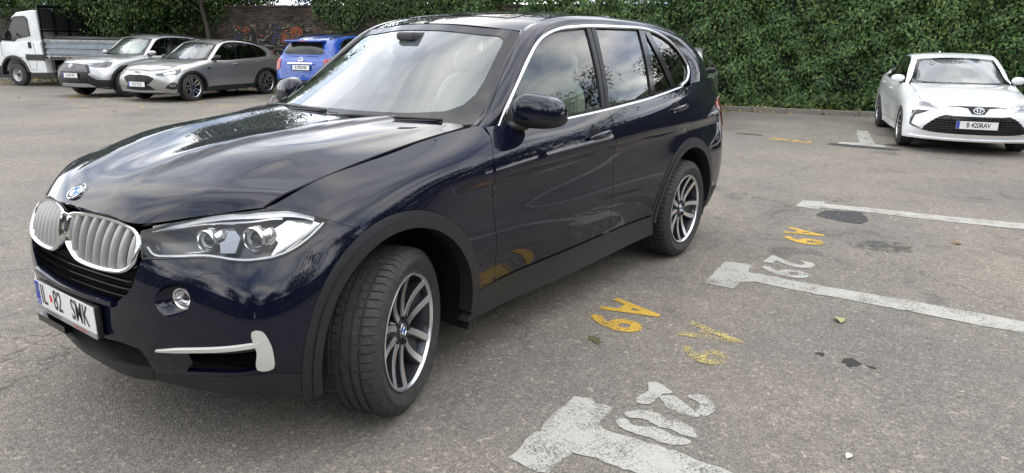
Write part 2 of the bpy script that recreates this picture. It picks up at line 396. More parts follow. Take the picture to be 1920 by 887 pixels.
# bonnet: rows nose to cowl, columns centre to shut line
S_hood = Surf([[(.850,0,.945),(.832,.15,.938),(.808,.28,.928),(.770,.40,.912),(.625,.575,.942),(.487,.730,.970)],
 [(.765,0,1.005),(.752,.15,1.004),(.728,.29,1.0),(.680,.44,.992),(.56,.60,1.003),(.43,.745,1.000)],
 [(.60,0,1.072),(.585,.15,1.071),(.55,.30,1.069),(.50,.45,1.062),(.425,.61,1.047),(.33,.755,1.028)],
 [(.36,0,1.130),(.35,.15,1.130),(.32,.31,1.128),(.28,.47,1.121),(.22,.625,1.100),(.15,.762,1.066)],
 [(.05,0,1.168),(.04,.16,1.168),(.01,.33,1.165),(-.03,.50,1.155),(-.08,.645,1.135),(-.12,.766,1.112)],
 [(-.20,0,1.188),(-.21,.16,1.188),(-.24,.34,1.184),(-.28,.52,1.174),(-.32,.665,1.158),(-.36,.770,1.144)],
 [(-.40,0,1.200),(-.42,.17,1.199),(-.47,.36,1.194),(-.53,.55,1.186),(-.585,.69,1.178),(-.625,.775,1.170)]])
S_hood.flip = True
def hood_disp(P):
    P = P.copy(); x, y = P[:, 0], P[:, 1]
    for a, b, amp, w in ((.19, .43, .015, .028), (.50, .66, .004, .04)):      # pressed ridges fanning out from the grille
        yc = a+(b-a)*np.clip((.70-x)/1.2, 0, 1.1); d = y-yc
        P[:, 2] += amp*smoothstep(.78, .45, x)*(np.where(d < 0, np.exp(-(d/(w*4.0))**2), np.exp(-(d/w)**2)))
    return P
S_hood.disp = hood_disp
# roof: rows header to tail, columns centre to rail
S_roof = Surf([[(-1.18,0,1.650),(-1.19,.20,1.645),(-1.235,.43,1.627),(-1.288,.598,1.609)],
               [(-1.44,0,1.708),(-1.445,.2,1.703),(-1.46,.43,1.690),(-1.48,.588,1.673)],
               [(-1.9,0,1.742),(-1.9,.2,1.738),(-1.9,.43,1.725),(-1.9,.590,1.708)],
               [(-2.5,0,1.742),(-2.5,.2,1.738),(-2.5,.43,1.725),(-2.5,.58,1.707)],
               [(-2.97,0,1.720),(-2.97,.2,1.716),(-2.97,.42,1.702),(-2.95,.568,1.683)],
               [(-3.35,0,1.685),(-3.35,.2,1.681),(-3.33,.41,1.665),(-3.3,.55,1.645)],
               [(-3.68,0,1.625),(-3.67,.2,1.620),(-3.62,.42,1.600),(-3.60,.555,1.55)]])
S_roof.flip = True

# pillar and roof-rail frame: inner line (screen / roof edge), outer line (window edge)
FI = [(-.61,.800,1.160),(-.762,.750,1.214),(-.930,.698,1.342),(-1.108,.647,1.483),(-1.290,.598,1.613),(-1.48,.588,1.673),(-1.9,.590,1.708),(-2.5,.58,1.707),(-2.95,.568,1.683),(-3.3,.55,1.645),(-3.60,.555,1.55),(-3.74,.625,1.41),(-3.76,.70,1.27)]
FO = [(-.715,.826,1.118),(-.86,.802,1.225),(-.985,.775,1.347),(-1.13,.737,1.462),(-1.26,.708,1.556),(-1.42,.688,1.615),(-1.899,.678,1.660),(-2.5,.676,1.660),(-2.827,.683,1.632),(-3.03,.708,1.567),(-3.155,.744,1.474),(-3.185,.790,1.375),(-3.10,.835,1.265)]
FB = [.004,.008,.012,.014,.016,.018,.018,.018,.022,.035,.055,.065,.060]      # bulge of the mid line
def frame_rows():
    out = []
    for a, b, k in zip(FI, FO, FB):
        a, b = np.array(a), np.array(b); d = b-a; m = (a+b)/2
        n = np.array([0, .75, .66]) if a[2] > 1.5 else np.array([.1, .95, .3]); n = n-d*(n@d)/(d@d); n /= np.linalg.norm(n)
        out.append([a, a+d*.25+n*k*.8, m+n*k, a+d*.75+n*k*.8, b])
    return out
S_frame = Surf(frame_rows())
# rear screen and hatch
S_rear = Surf([[(-3.68,0,1.625),(-3.67,.2,1.620),(-3.62,.42,1.600),(-3.60,.555,1.55)],
               [(-3.78,0,1.46),(-3.77,.22,1.455),(-3.74,.46,1.445),(-3.73,.61,1.42)],
               [(-3.83,0,1.285),(-3.82,.24,1.285),(-3.79,.48,1.285),(-3.755,.71,1.285)]])
# outlines on the car's surfaces, in metres along each surface
OUT = {
  'headlight': [(0.4229,0.8274),(0.5337,0.8841),(0.6409,0.9104),(0.7575,0.924),(0.8864,0.9186),(0.9443,0.8955),(0.9958,0.8684),(1.0443,0.8405),(1.1136,0.7973),(1.0582,0.7662),(1.0076,0.7307),(0.9619,0.7057),(0.9165,0.6912),(0.8453,0.6844),(0.7867,0.6892),(0.7381,0.6987),(0.6843,0.7042),(0.5789,0.6984),(0.4635,0.6783)],
  'kidney': [(0.0003,0.8069),(0.0125,0.8223),(0.0491,0.8408),(0.1203,0.8558),(0.2079,0.8628),(0.3022,0.8587),(0.3686,0.8443),(0.4084,0.821),(0.4342,0.7814),(0.4431,0.7367),(0.4431,0.6924),(0.4354,0.6408),(0.4132,0.6083),(0.3816,0.586),(0.3325,0.5753),(0.2553,0.5695),(0.1683,0.5718),(0.1012,0.5827),(0.055,0.6162),(0.0228,0.6584),(0.0078,0.7137),(0.0025,0.7666)],
  'fog_recess': [(0.5268,0.478),(0.5502,0.5374),(0.5946,0.5752),(0.6418,0.5653),(0.6682,0.5096),(0.6577,0.4525),(0.6183,0.4182),(0.5576,0.4211)],
  'fog_lamp': [(0.634,0.5058)],
  'upper_intake_right': [(0.26,0.5499),(0.4298,0.5357),(0.4046,0.4922),(0.3364,0.4285),(0.2224,0.431)],
  'lower_intake': [(0.2228,0.2321),(0.3285,0.2364),(0.4184,0.2198),(0.4322,0.1751),(0.4314,0.1146)],
  'bumper_low': [(0.406,0.0794),(0.5585,0.1138),(0.7157,0.1422),(0.8513,0.1733),(0.9439,0.1794),(1.0768,0.1374)],
  'lip_low': [(1.0581,0.0419),(0.9779,0.0581),(0.8604,0.0725),(0.7249,0.0555),(0.5343,0.0378),(0.3893,0.0486)],
  'side_intake': [(0.6393,0.2473),(0.8975,0.2895),(0.8958,0.1989),(0.8448,0.1886),(0.5967,0.1395),(0.6486,0.1989)],
  'trim_bar': [(0.4999,0.2325),(0.6141,0.2561),(0.7497,0.2854),(0.8457,0.3061),(0.9094,0.3174)],
  'trim_post': [(0.8835,0.3739),(0.9171,0.3728),(0.9394,0.3271),(0.951,0.276),(0.9496,0.2035),(0.8981,0.2039),(0.9008,0.2793),(0.8908,0.3218)],
  'washer': [(0.6873,0.6112),(0.7007,0.63),(0.7622,0.6351),(0.768,0.623)],
  'fender_bumper': [(1.1136,0.7973),(1.189,0.7472),(1.2974,0.6711)],
  'handle_f': [(2.9208,0.7521),(3.0406,0.7658),(3.187,0.7675),(3.0666,0.7991),(2.9879,0.7801)],
  'handle_r': [(4.0287,0.7828),(4.1668,0.794),(4.294,0.8005),(4.1703,0.8322),(4.0706,0.8151)],
  'fender_vent': [(1.9877,0.4586),(2.0408,0.471),(2.1159,0.4706),(2.1429,0.225),(2.1228,0.2252),(2.0432,0.3027)],
  'belt_S': [(0.4746,0.0767),(0.7569,0.0775),(1.0867,0.0973),(1.5092,0.1159),(2.0118,0.1468),(2.5799,0.1927),(2.7605,0.2154),(2.9012,0.2827)],
  'dlo': [(0.4762,0.0818),(0.5721,0.1814),(0.6961,0.2986),(0.838,0.4237),(0.9737,0.5283),(1.0964,0.586),(1.2627,0.6285),(1.4324,0.6411),(1.6151,0.651),(1.9483,0.6522),(2.2974,0.6488),(2.5372,0.6168),(2.7388,0.5436),(2.8655,0.442),(2.8952,0.3326),(2.7954,0.246),(2.6386,0.2014)],
  'dlo_in': [(0.5279,0.0829),(0.6171,0.1786),(0.7325,0.2887),(0.8619,0.4027),(0.9916,0.5037),(1.1048,0.5606),(1.2405,0.5949),(1.4423,0.6155),(1.5933,0.6221),(1.9256,0.6253),(2.2706,0.6203),(2.4793,0.5871),(2.6621,0.5101),(2.774,0.41),(2.8196,0.3183),(2.7446,0.2561),(2.61,0.2224)],
  'b_pillar': [(1.5377,0.6279),(1.6425,0.6302),(1.5052,0.1354),(1.4253,0.1312)],
  'c_pillar': [(2.2187,0.6272),(2.3041,0.6289),(2.1387,0.1714),(2.077,0.1642)],
  'd_div': [(2.3003,0.6248),(2.3802,0.6263),(2.5174,0.2073),(2.4361,0.2037)],
  'hood_edge': [(-0.0018,0.8243),(0.1525,0.8243),(0.3715,0.8193),(0.6945,0.8116),(1.0236,0.8143),(1.1883,0.8101),(1.3019,0.7257)],
  'pillar_line': [(0.1219,0.7444),(0.4126,0.74),(0.6871,0.7402),(0.9159,0.7329)],
  'screen_glass_in': [(0.7967,0.712),(0.6033,0.7158),(0.2467,0.7151)],
  'proj1': [(0.6638,0.8038)],
  'proj2': [(0.847,0.7956)],
  'brow': [(0.4607,0.8497),(0.5659,0.8828),(0.6814,0.8958),(0.8108,0.9042),(0.9372,0.8756),(1.0193,0.8445),(1.0629,0.8202)],
  'brow_low': [(0.495,0.8457),(0.608,0.8664),(0.7479,0.8688),(0.8965,0.8643),(0.9532,0.8512)],
  'drl': [(0.468,0.7469),(0.5091,0.7068),(0.5872,0.7122),(0.681,0.7173),(0.7354,0.7101),(0.7845,0.7004),(0.8438,0.6953),(0.9153,0.703),(0.9608,0.7173),(1.007,0.7428),(1.0549,0.7746),(1.0931,0.7967)],
  'roundel': [(0.0389,0.0099)],
  'tail': [(4.8926,0.8165),(5.0248,0.8164),(5.0103,0.7202),(5.0138,0.5968),(4.8991,0.6934),(4.8384,0.7495)],
  'quarter_line': [(4.2378,0.8844),(4.3222,0.7974),(4.3372,0.6999),(4.4242,0.5759)],
  'door_mid': [(3.2555,0.8873),(3.2303,0.7455),(3.3113,0.6147),(3.3062,0.3888),(3.3626,0.1575)],
  'door_front': [(2.1612,0.8584),(2.1116,0.764),(2.1377,0.5119),(2.1769,0.1677)],
  'sill_top': [(2.0749,0.1252),(2.1865,0.1414),(2.5406,0.1303),(3.3662,0.1423),(4.0396,0.1548)],
  'sill_bot': [(1.8983,0.0459),(2.0619,0.0113),(2.5372,-0.0083),(3.0897,-0.0135),(3.807,-0.0365)],
  'prism': [(0.9009,0.8149),(0.972,0.8495),(1.0496,0.8241),(1.0838,0.8031),(1.0264,0.7682),(0.9667,0.7289),(0.9145,0.7115),(0.9347,0.7615)],
  'shroud1': [(0.6918,0.8524),(0.7532,0.8599),(0.79,0.8031),(0.7819,0.7337),(0.7275,0.7354)],
}
# ---------------------------------------------------------------- wheels
def tyre_mesh(name, ro=.362, ri=.245, w=.1325, pitches=64, grooves=True):
    prof = [(ri, -.095), (ri+.018, -.112), (ri+.055, -w), (ro-.045, -w+.004), (ro-.014, -w+.020), (ro-.005, -w+.030)]
    gr = [-.062, -.022, .022, .062]
    if grooves:
        for g in gr: prof += [(ro-.0005*(abs(g) > .05), g-.0065), (ro-.009, g-.0045), (ro-.009, g+.0045), (ro-.0005*(abs(g) > .05), g+.0065)]
    prof += [(ro-.005, w-.030), (ro-.014, w-.020), (ro-.032, w-.009), (ro-.046, w-.003), (ro-.050, w), (ri+.055, w), (ri+.018, .112), (ri+.012, .114), (ri, .100)]
    V, F = [], []; q = len(prof); fr = (0, .80, .84, .96) if grooves else (0,)
    n = 0
    for k in range(pitches):
        for j, f in enumerate(fr):
            a = 2*PI*(k+f)/pitches; n += 1
            for i, (r, o) in enumerate(prof):
                rr = r; sk = 0
                if grooves:
                    sh = .055 < abs(o) < .118 and r > ro-.03 and abs(r-(ro-.009)) > .001
                    if sh and j in (2, 3): rr = r-.006
                    sk = .25*abs(o)/w*2*PI/pitches*2
                V.append((rr*math.cos(a+sk), o, rr*math.sin(a+sk)))
    for k in range(n):
        for i in range(q-1):
            a, b = k*q+i, ((k+1) % n)*q+i; F.append((a, b, b+1, a+1))
    me = bpy.data.meshes.new(name); me.from_pydata(V, [], F); me.materials.append(M['rubber'])
    me.polygons.foreach_set('use_smooth', [True]*len(F)); me.set_sharp_from_angle(angle=R(35)); me.update()
    return me
def ring_text(s, r, size, a_mid, m4=None, off=.133, xscale=1, step=None):
    """letters laid round a circle in the xz plane, outward = +y"""
    V, F = text2d(s, size, xscale=xscale)
    out = []
    for x, y in V:
        rr = r+y; a = a_mid-x/r; out.append((rr*math.cos(a), off, rr*math.sin(a)))
    return out, [tuple(reversed(f)) for f in F]
def spoke_rim(mbd, mbf, R_=.256, pairs=5, hub=.085, lip=.118):
    """twin-spoke alloy: dark casting in mbd, machined faces in mbf; axis +y outward"""
    mbd.lathe([(R_, lip-.004), (R_-.018, lip-.012), (R_-.030, .06), (R_-.040, -.02), (R_-.030, -.11), (R_-.004, -.118)], 60)
    mbf.lathe([(R_-.001, lip-.006), (R_-.001, lip), (R_-.007, lip+.002), (R_-.012, lip-.002), (R_-.016, lip-.010)], 60)
    mbd.lathe([(.0, hub-.004), (.034, hub-.004), (.040, hub-.010), (.072, hub-.012), (.085, hub-.030), (.085, hub-.09)], 30)
    def arm(mb, a0, a1, w0, w1, r0, r1, o0, o1, th):
        V = []
        nst = 6
        for k in range(nst+1):
            t = k/nst; r = r0+(r1-r0)*t; a = a0+(a1-a0)*t; w = w0+(w1-w0)*t; o = o0+(o1-o0)*t**1.4-.010*math.sin(PI*t)
            c = Vector((r*math.cos(a), o, r*math.sin(a))); tn = Vector((-math.sin(a), 0, math.cos(a)))
            V += [c-tn*w/2, c+tn*w/2, c+tn*(w/2+.004*(th > .01))-Vector((0, th, 0)), c-tn*(w/2+.004*(th > .01))-Vector((0, th, 0))]
        F = []
        for k in range(nst):
            for i in range(4): F.append((k*4+i, k*4+(i+1) % 4, k*4+4+(i+1) % 4, k*4+4+i))
        F += [(3, 2, 1, 0), (nst*4, nst*4+1, nst*4+2, nst*4+3)]
        mb.add(V, F)
    for k in range(pairs):
        b = 2*PI*k/pairs+.30
        for s in (-1, 1):
            arm(mbd, b+s*R(21), b+s*R(12.5), .034, .042, .050, R_-.012, hub-.008, lip-.008, .050)
            arm(mbf, b+s*R(21), b+s*R(12.5), .024, .031, .064, R_-.008, hub-.004, lip-.003, .008)
        arm(mbd, b, b, .030, .090, .060, R_-.020, hub-.026, lip-.040, .02)
        a = b+PI/pairs
        mbd.lathe([(.0135, hub-.02), (.0135, hub+.002), (.010, hub+.003), (.009, hub-.02)], 12, Matrix.Translation((.056*math.cos(a), 0, .056*math.sin(a))))
def roundel(name, m4, r, parent, letters=True):
    """round emblem: dark ring, blue and white quarters, bright edge; m4 z axis outward"""
    def disc(mb, r0, r1, a0, a1, z, n=8, mi=0):
        V, F = [], []
        for k in range(n+1):
            a = a0+(a1-a0)*k/n
            V += [m4 @ Vector((r0*math.cos(a), r0*math.sin(a), z)), m4 @ Vector((r1*math.cos(a), r1*math.sin(a), z))]
        mb.add(V, [(2*k, 2*k+1, 2*k+3, 2*k+2) for k in range(n)], mi)
    mb = MB()
    disc(mb, 0, r*.60, 0, PI/2, .002, mi=2); disc(mb, 0, r*.60, PI/2, PI, .002, mi=1); disc(mb, 0, r*.60, PI, 1.5*PI, .002, mi=2); disc(mb, 0, r*.60, 1.5*PI, 2*PI, .002, mi=1)
    disc(mb, r*.60, r*.65, 0, 2*PI, .0025, 32, 3); disc(mb, r*.65, r*.93, 0, 2*PI, .002, 32, 0)
    n = 32; V, F = [], []
    for k in range(n):
        a = 2*PI*k/n; c, s = math.cos(a), math.sin(a)
        V += [m4 @ Vector((r*.93*c, r*.93*s, .002)), m4 @ Vector((r*.95*c, r*.95*s, .0035)), m4 @ Vector((r*c, r*s, .002)), m4 @ Vector((r*1.01*c, r*1.01*s, -.006))]
    for k in range(n):
        j = (k+1) % n; F += [(k*4+i, k*4+i+1, j*4+i+1, j*4+i) for i in range(3)]
    mb.add(V, F, 3)
    o = mb.build(name, ['plate_black', 'logo_blue', 'logo_white', 'chrome'], parent)
    if letters:
        mb = MB()
        for ch, a in (('B', R(140)), ('M', R(90)), ('W', R(40))):
            V, F = text2d(ch, r*.30)
            mm = Matrix.Rotation(a-PI/2, 4, 'Z')
            mb.add([m4 @ (mm @ Vector((x, y+r*.79, .0028))) for x, y in V], F)
        mb.build('emblem_letter', 'logo_white', o)
    return o
TYRE = {}
def make_wheel(parent, x, y, side, steer=0, ro=.362, spin=0):
    """side +1 = left. wheel > tyre, rim face, disc, cap, wheel nut cover"""
    if 'hero' not in TYRE: TYRE['hero'] = tyre_mesh('tyre')
    dk, fc = MB(), MB(); spoke_rim(dk, fc)
    w = dk.build('wheel', 'rim_dark', parent, smooth=True, angle=30)
    w.location = (x, y, ro); w.rotation_mode = 'XYZ'
    w.matrix_local = Matrix.Translation((x, y, ro)) @ Matrix.Rotation(steer+(0 if side > 0 else PI), 4, 'Z') @ Matrix.Rotation(spin, 4, 'Y')
    t = link(bpy.data.objects.new('tyre', TYRE['hero']), w)
    fc.build('rim_face', 'rim_face', w, smooth=True, angle=30)
    mb = MB().lathe([(.06, .02), (.165, .02), (.165, -.005), (.06, -.005)], 40); mb.build('brake_disc', 'disc', w, smooth=True, angle=30)
    mb = MB().lathe([(.0, -.06), (.235, -.06)], 40); mb.build('barrel_back', 'gap', w)
    roundel('hub_cap', frame((0, .082, 0), (-1, 0, 0), z=(0, 1, 0)), .031, w, False)
    V, F = ring_text('BRIDGESTONE', .318, .030, R(58), off=.1332); mobj('lettering', V, F, M['tyre_text'], w, smooth=False)
    V, F = ring_text('BRIDGESTONE', .318, .030, R(238), off=.1332); mobj('lettering', V, F, M['tyre_text'], w, smooth=False)
    return w
M['tyre_text'] = mat('tyre_lettering', (.045, .045, .046), .75)
# ---------------------------------------------------------------- the dark blue car
hero = empty('suv'); tag(hero, 'dark navy blue SUV with silver kidney grilles in the foreground', 'car')
def ixz(x, z, g=None):
    return S_body.inv(np.array([x, z]), (0, 2), g if g is not None else (1.5-x if x < .35 else 1.1, max(.03, z-.26)))
def arch(cx, r, a0, a1, n, cz=.372):
    return [tuple(ixz(cx+r*math.cos(R(a)), cz+r*math.sin(R(a)))) for a in np.linspace(a0, a1, n)]
def joined(name, S, outline, m, parent, **k):
    """left and right halves of a centre panel as one mesh"""
    o = panel(name, S, outline, m, parent, **dict(k, mirror=True)); a, b = o
    va = np.array([v.co for v in a.data.vertices]); vb = np.array([v.co for v in b.data.vertices])
    na = [tuple(n.vector) for n in a.data.corner_normals]; nb = [tuple(n.vector) for n in b.data.corner_normals]
    fa = [tuple(p.vertices) for p in a.data.polygons]; fb = [tuple(i+len(va) for i in p.vertices) for p in b.data.polygons]
    mm = a.data.materials[0]; bpy.data.objects.remove(a); bpy.data.objects.remove(b)
    me = bpy.data.meshes.new(name); me.from_pydata(np.concatenate([va, vb]).tolist(), [], fa+fb); me.materials.append(mm)
    me.polygons.foreach_set('use_smooth', [True]*len(me.polygons)); me.normals_split_custom_set(na+nb); me.update()
    return link(bpy.data.objects.new(name, me), parent)
AR = .525
tz = lambda s, z: float(np.interp(z, S_body.ev([(s, t) for t in np.linspace(0, S_body.kv[-1], 60)])[:, 2], np.linspace(0, S_body.kv[-1], 60)))
TT = float(S_body.kv[-1]); CZ = .372
fb = OUT['fender_bumper']; a_fb = math.degrees(math.atan2(S_body.ev([fb[-1]])[0][2]-CZ, S_body.ev([fb[-1]])[0][0]))
# bumper, left half outline
low = OUT['lower_intake']; bl = OUT['bumper_low']; ui = OUT['upper_intake_right']; hl = OUT['headlight']
bump_out = [(0, tz(0, .625)), (.12, tz(.12, .624)), ui[4], ui[3], ui[2], ui[1], (.445, .60), hl[-1]]+hl[-2:8:-1]+[hl[8], fb[1]]+arch(0, AR, a_fb, 2, 14)+[bl[5], bl[4], bl[3], bl[2], bl[1], bl[0], low[4], low[3], low[2], low[1], low[0], (.1, tz(.1, .462)), (0, tz(0, .462))]
joined('front_bumper', S_body, bump_out, 'navy', hero, gap=.0, depth=.02, h=.022, holes=[crom(OUT['fog_recess'], 4, True)[::1], OUT['side_intake']])
# dark shell behind the openings
shell = [(0, 0), (1.02, 0), (1.02, .45), (1.08, .62), (1.05, .75), (.9, .86), (.6, .84), (0, .80)]
joined('grille_backing', S_body, shell, 'gap', hero, gap=0, lift=-.075, edge=False, h=.06)
# lower lip
lip = [bl[0], bl[1], bl[2], bl[3], bl[4], bl[5]]+arch(0, AR, 0, -11, 4)+OUT['lip_low']
lip_c = [(0, tz(0, .335)), (.2, tz(.2, .335)), (.38, tz(.38, .36)), low[4], bl[0], OUT['lip_low'][-1], (.3, .03), (0, .02)]
panel('lower_lip', S_body, lip, 'black_plastic', hero, gap=.001, lift=.002, h=.03)
joined('chin_lip', S_body, lip_c, 'black_plastic', hero, gap=.001, lift=.003, h=.03, depth=.05)
# fender
fen = [OUT['hood_edge'] and None]
pA = S_body.inv(np.array(S_hood.ev([OUT['hood_edge'][0]])[0][[0, 2]]), (0, 2), (.9, TT-.02))
fen = [hl[8], hl[7], hl[6], hl[5], hl[4], (.90, TT), (1.1, TT), (1.5, TT), (1.9, TT), (2.14, TT)]
df = OUT['door_front']; fen += [(df[0][0]-.0, df[0][1]), df[1], df[2], df[3]]
dfx = ixz(-.615, .405); fen += [tuple(dfx)]+arch(0, AR, 176.5, a_fb, 26)+[fb[1]]
panel('fender', S_body, fen, 'navy', hero, gap=.0015, h=.025)
# doors
dm = OUT['door_mid']; ql = OUT['quarter_line']
d_bot = lambda x: tuple(ixz(x, .412))
fd = [(df[0][0], TT-.012), df[0], df[1], df[2], df[3], d_bot(-.615), d_bot(-1.0), d_bot(-1.4), d_bot(-1.772), dm[4], dm[3], dm[2], dm[1], dm[0], (dm[0][0], TT-.012), (2.7, TT-.012)]
door_l = panel('front_door', S_body, fd, 'navy', hero, gap=.002, h=.025)
a_q = math.degrees(math.atan2(S_body.ev([ql[-1]])[0][2]-CZ, S_body.ev([ql[-1]])[0][0]+2.933))
rd = [(dm[0][0], TT-.012), dm[0], dm[1], dm[2], dm[3], dm[4], d_bot(-1.772), d_bot(-2.1), d_bot(-2.408)]+arch(-2.933, AR, 4.5, a_q, 14)+[ql[3], ql[2], ql[1], ql[0], (ql[0][0]-.01, TT-.012), (3.8, TT-.012)]
rdoor = panel('rear_door', S_body, rd, 'navy', hero, gap=.002, h=.025)
# quarter panel and tail
SE = float(S_body.ku[-1])
qp = [(ql[0][0]-.01, TT), ql[0], ql[1], ql[2], ql[3]]+arch(-2.933, AR, a_q, 172, 14)+[tuple(ixz(-3.47, .44)), (5.35, .19), (5.35, TT), (4.8, TT)]
panel('quarter_panel', S_body, qp, 'navy', hero, gap=.0015, h=.03)
joined('tailgate', S_body, [(5.35, .19), (SE, .19), (SE, TT), (5.35, TT)], 'navy', hero, gap=.001, h=.05)
joined('rear_lip', S_body, [(4.93, .02), (SE, .02), (SE, .188), (5.0, .188)], 'black_plastic', hero, gap=.001, h=.05)
tl = [(4.955, .77), (5.15, .80), (5.45, .80), (5.45, .68), (5.3, .60), (5.18, .60), (5.12, .69), (4.97, .735)]
panel('tail_light', S_body, tl, 'red_lens', hero, gap=0, lift=.006, h=.04)
# sills and arch cladding
sill = [tuple(ixz(-.52, .405)), tuple(ixz(-.9, .402)), tuple(ixz(-1.5, .402)), tuple(ixz(-2.1, .402)), tuple(ixz(-2.408, .402)), tuple(ixz(-2.45, .33)), tuple(ixz(-2.47, .262)), (3.4, .004), (2.7, .004), (2.1, .012), tuple(ixz(-.42, .275)), tuple(ixz(-.5, .33))]
panel('sill', S_body, sill, 'clad', hero, gap=.001, lift=.004, h=.03, depth=.05)
S_body_c = S_body
for cx, a0, a1 in ((0, -11, 187), (-2.933, -3, 183)):
    outer = arch(cx, AR-.001, a0, a1, 34); mid = arch(cx, .487, a0, a1, 34); inner = arch(cx, .452, a0, a1, 34)
    panel('arch_cladding', S_body, outer+mid[::-1], 'clad', hero, gap=0, lift=.003, h=.03, depth=.02)
    panel('arch_lip', S_body, mid+inner[::-1], 'clad', hero, gap=.0006, lift=.009, h=.03, depth=.07)
    for s in (1, -1):                                       # wheel well
        mb = MB(); m4 = Matrix.Translation((cx, 0, CZ))
        mb.lathe([(.30, s*.50), (.46, s*.50), (.47, s*.70), (.463, s*.915)], 30, m4, a0=R(-18), a1=R(198))
        mb.build('wheel_well', 'black_plastic', hero, smooth=True, angle=40)
# bonnet
he = OUT['hood_edge']; HU, HV = float(S_hood.ku[-1]), float(S_hood.kv[-1])
def hv(x, y): return tuple(S_hood.inv(np.array([x, y]), (0, 1), (np.clip(.8-x, .01, HU-.01), y)))
hood_out = [(0.004, 0), (.004, HV*.25), (.004, HV*.5), (.004, HV*.75), (.006, HV), (HU*.25, HV), (HU*.5, HV), (HU*.75, HV), (HU*.93, HV*.998), (HU*.985, HV*.975), (HU, HV*.92), (HU, HV*.5), (HU, 0)]
joined('bonnet', S_hood, hood_out, 'navy', hero, gap=.0, depth=.03, h=.022)
# cowl behind the bonnet, dark gap under shut lines
mb = MB(); mb.box((-.72, -.80, 1.02), (-.36, .80, 1.135)); mb.build('cowl_panel', 'black_plastic', hero)
S_in = Surf(np.array(S_body.P)*[1, .975, 1])
joined('inner_body', S_body, [(1.02, .35), (1.2, .60), (1.9, .6), (2.05, .06), (3.85, .06), (4.0, .5), (4.8, .55), (5.3, .1), (5.3, TT-.02), (3.0, TT-.02), (1.9, TT-.03), (1.0, TT-.05)], 'gap', hero, gap=0, lift=-.022, edge=False, h=.06)
# roof, pillars, windscreen
joined('roof', S_roof, [(.008, 0), (.008, float(S_roof.kv[-1])), (float(S_roof.ku[-1]), float(S_roof.kv[-1])), (float(S_roof.ku[-1]), 0)], 'navy', hero, gap=0, depth=.02, h=.03)
joined('sunroof', S_roof, [(.20, 0), (.20, .40), (.24, .43), (1.15, .43), (1.19, .40), (1.19, 0)], 'frit', hero, gap=0, lift=.003, depth=.006, h=.04)
FU, FV = float(S_frame.ku[-1]), float(S_frame.kv[-1])
S_frame.flip = bool((S_frame.nrm([(FU*.5, FV*.5)])[0] @ np.array([0, .7, .7])) < 0)
panel('body_side_frame', S_frame, [(0, 0), (FU, 0), (FU, FV), (0, FV)], 'navy', hero, gap=.001, h=.028)
CU, CV = float(S_screen.ku[-1]), float(S_screen.kv[-1])
def rrect(u0, u1, v1, r, n=5):
    """half outline (symmetric about v=0) with rounded outer corners"""
    o = [(u0, 0)]
    for c, a0 in (((u0+r, v1-r), -90), ((u1-r, v1-r), 0)):
        for k in range(n+1):
            a = R(a0+90*k/n) ; o.append((c[0]+r*math.sin(a), c[1]+r*math.cos(a)) )
    o.append((u1, 0)); return o
scr = [(.02, 0), (.02, CV), (CU-.008, CV), (CU-.008, 0)]
joined('windscreen', S_screen, scr, 'screen', hero, gap=0, edge=False, h=.04, lift=-.004)
fr_o = [(.021, 0), (.021, CV), (CU-.009, CV), (CU-.009, 0)]
for s in (1, -1): MB().tube([(x, s*(y+.004), z-.004) for x, y, z in crom(FI[:5], 4)], .013, 8).build('screen_moulding', 'gloss_black', hero, smooth=True)
fr_i = [(CU-.075, 0), (CU-.075, CV*.80), (CU-.10, CV*.86), (CU-.15, CV*.885), (CU*.5, CV*.905), (.30, CV*.90), (.20, CV*.87), (.145, CV*.80), (.12, CV*.6), (.11, CV*.3), (.11, 0)]
joined('glass_border', S_screen, fr_o+fr_i, 'frit', hero, gap=0, edge=False, h=.03, lift=.0)
# side windows
dl = OUT['dlo_in']; do = OUT['dlo']
loop = crom([( (a[0]+b[0])/2, (a[1]+b[1])/2) for a, b in zip(do, dl)], 4)
sv = lambda x, z: tuple(S_side.inv(np.array([x, z]), (0, 2), (-.30-x, z-1.06)))
S_side.flip = bool(S_side.nrm([(1.5, .2)])[0][1] < 0)
bp, cp, dd = OUT['b_pillar'], OUT['c_pillar'], OUT['d_div']
def clip_x(poly, f, keep):
    """cut polygon by line through two points, keep side by sign"""
    (x0, y0), (x1, y1) = f; sd = lambda p: ((x1-x0)*(p[1]-y0)-(y1-y0)*(p[0]-x0))*keep; o = []
    for i in range(len(poly)):
        a, b = poly[i], poly[(i+1) % len(poly)]; da, db = sd(a), sd(b)
        if da >= 0: o.append(a)
        if da*db < 0: t = da/(da-db); o.append((a[0]+(b[0]-a[0])*t, a[1]+(b[1]-a[1])*t))
    return o
belt = [sv(x, z) for x, z in ((-2.87, 1.262), (-2.3, 1.217), (-1.786, 1.187), (-1.378, 1.166), (-1.05, 1.149), (-.835, 1.146))]
full = [tuple(q) for q in loop]+belt
g1 = clip_x(full, (bp[3], bp[0]), 1); 
k1 = 1 if inpoly(np.array([sv(-1.4, 1.35)]), g1)[0] else -1
front_pane = clip_x(full, (bp[3], bp[0]), k1)
mid_pane = clip_x(clip_x(full, (bp[2], bp[1]), -k1), (cp[3], cp[0]), k1)
small_pane = clip_x(clip_x(full, (cp[2], cp[1]), -k1), (dd[3], dd[0]), k1)
rear_pane = clip_x(full, (dd[2], dd[1]), -k1)
for nm, pl, gm in (('front_window', front_pane, 'glass'), ('rear_window', mid_pane, 'glass'), ('vent_window', small_pane, 'dark_glass'), ('quarter_window', rear_pane, 'glass')):
    panel(nm, S_side, pl, gm, hero, gap=0, edge=False, lift=-.012, h=.05)
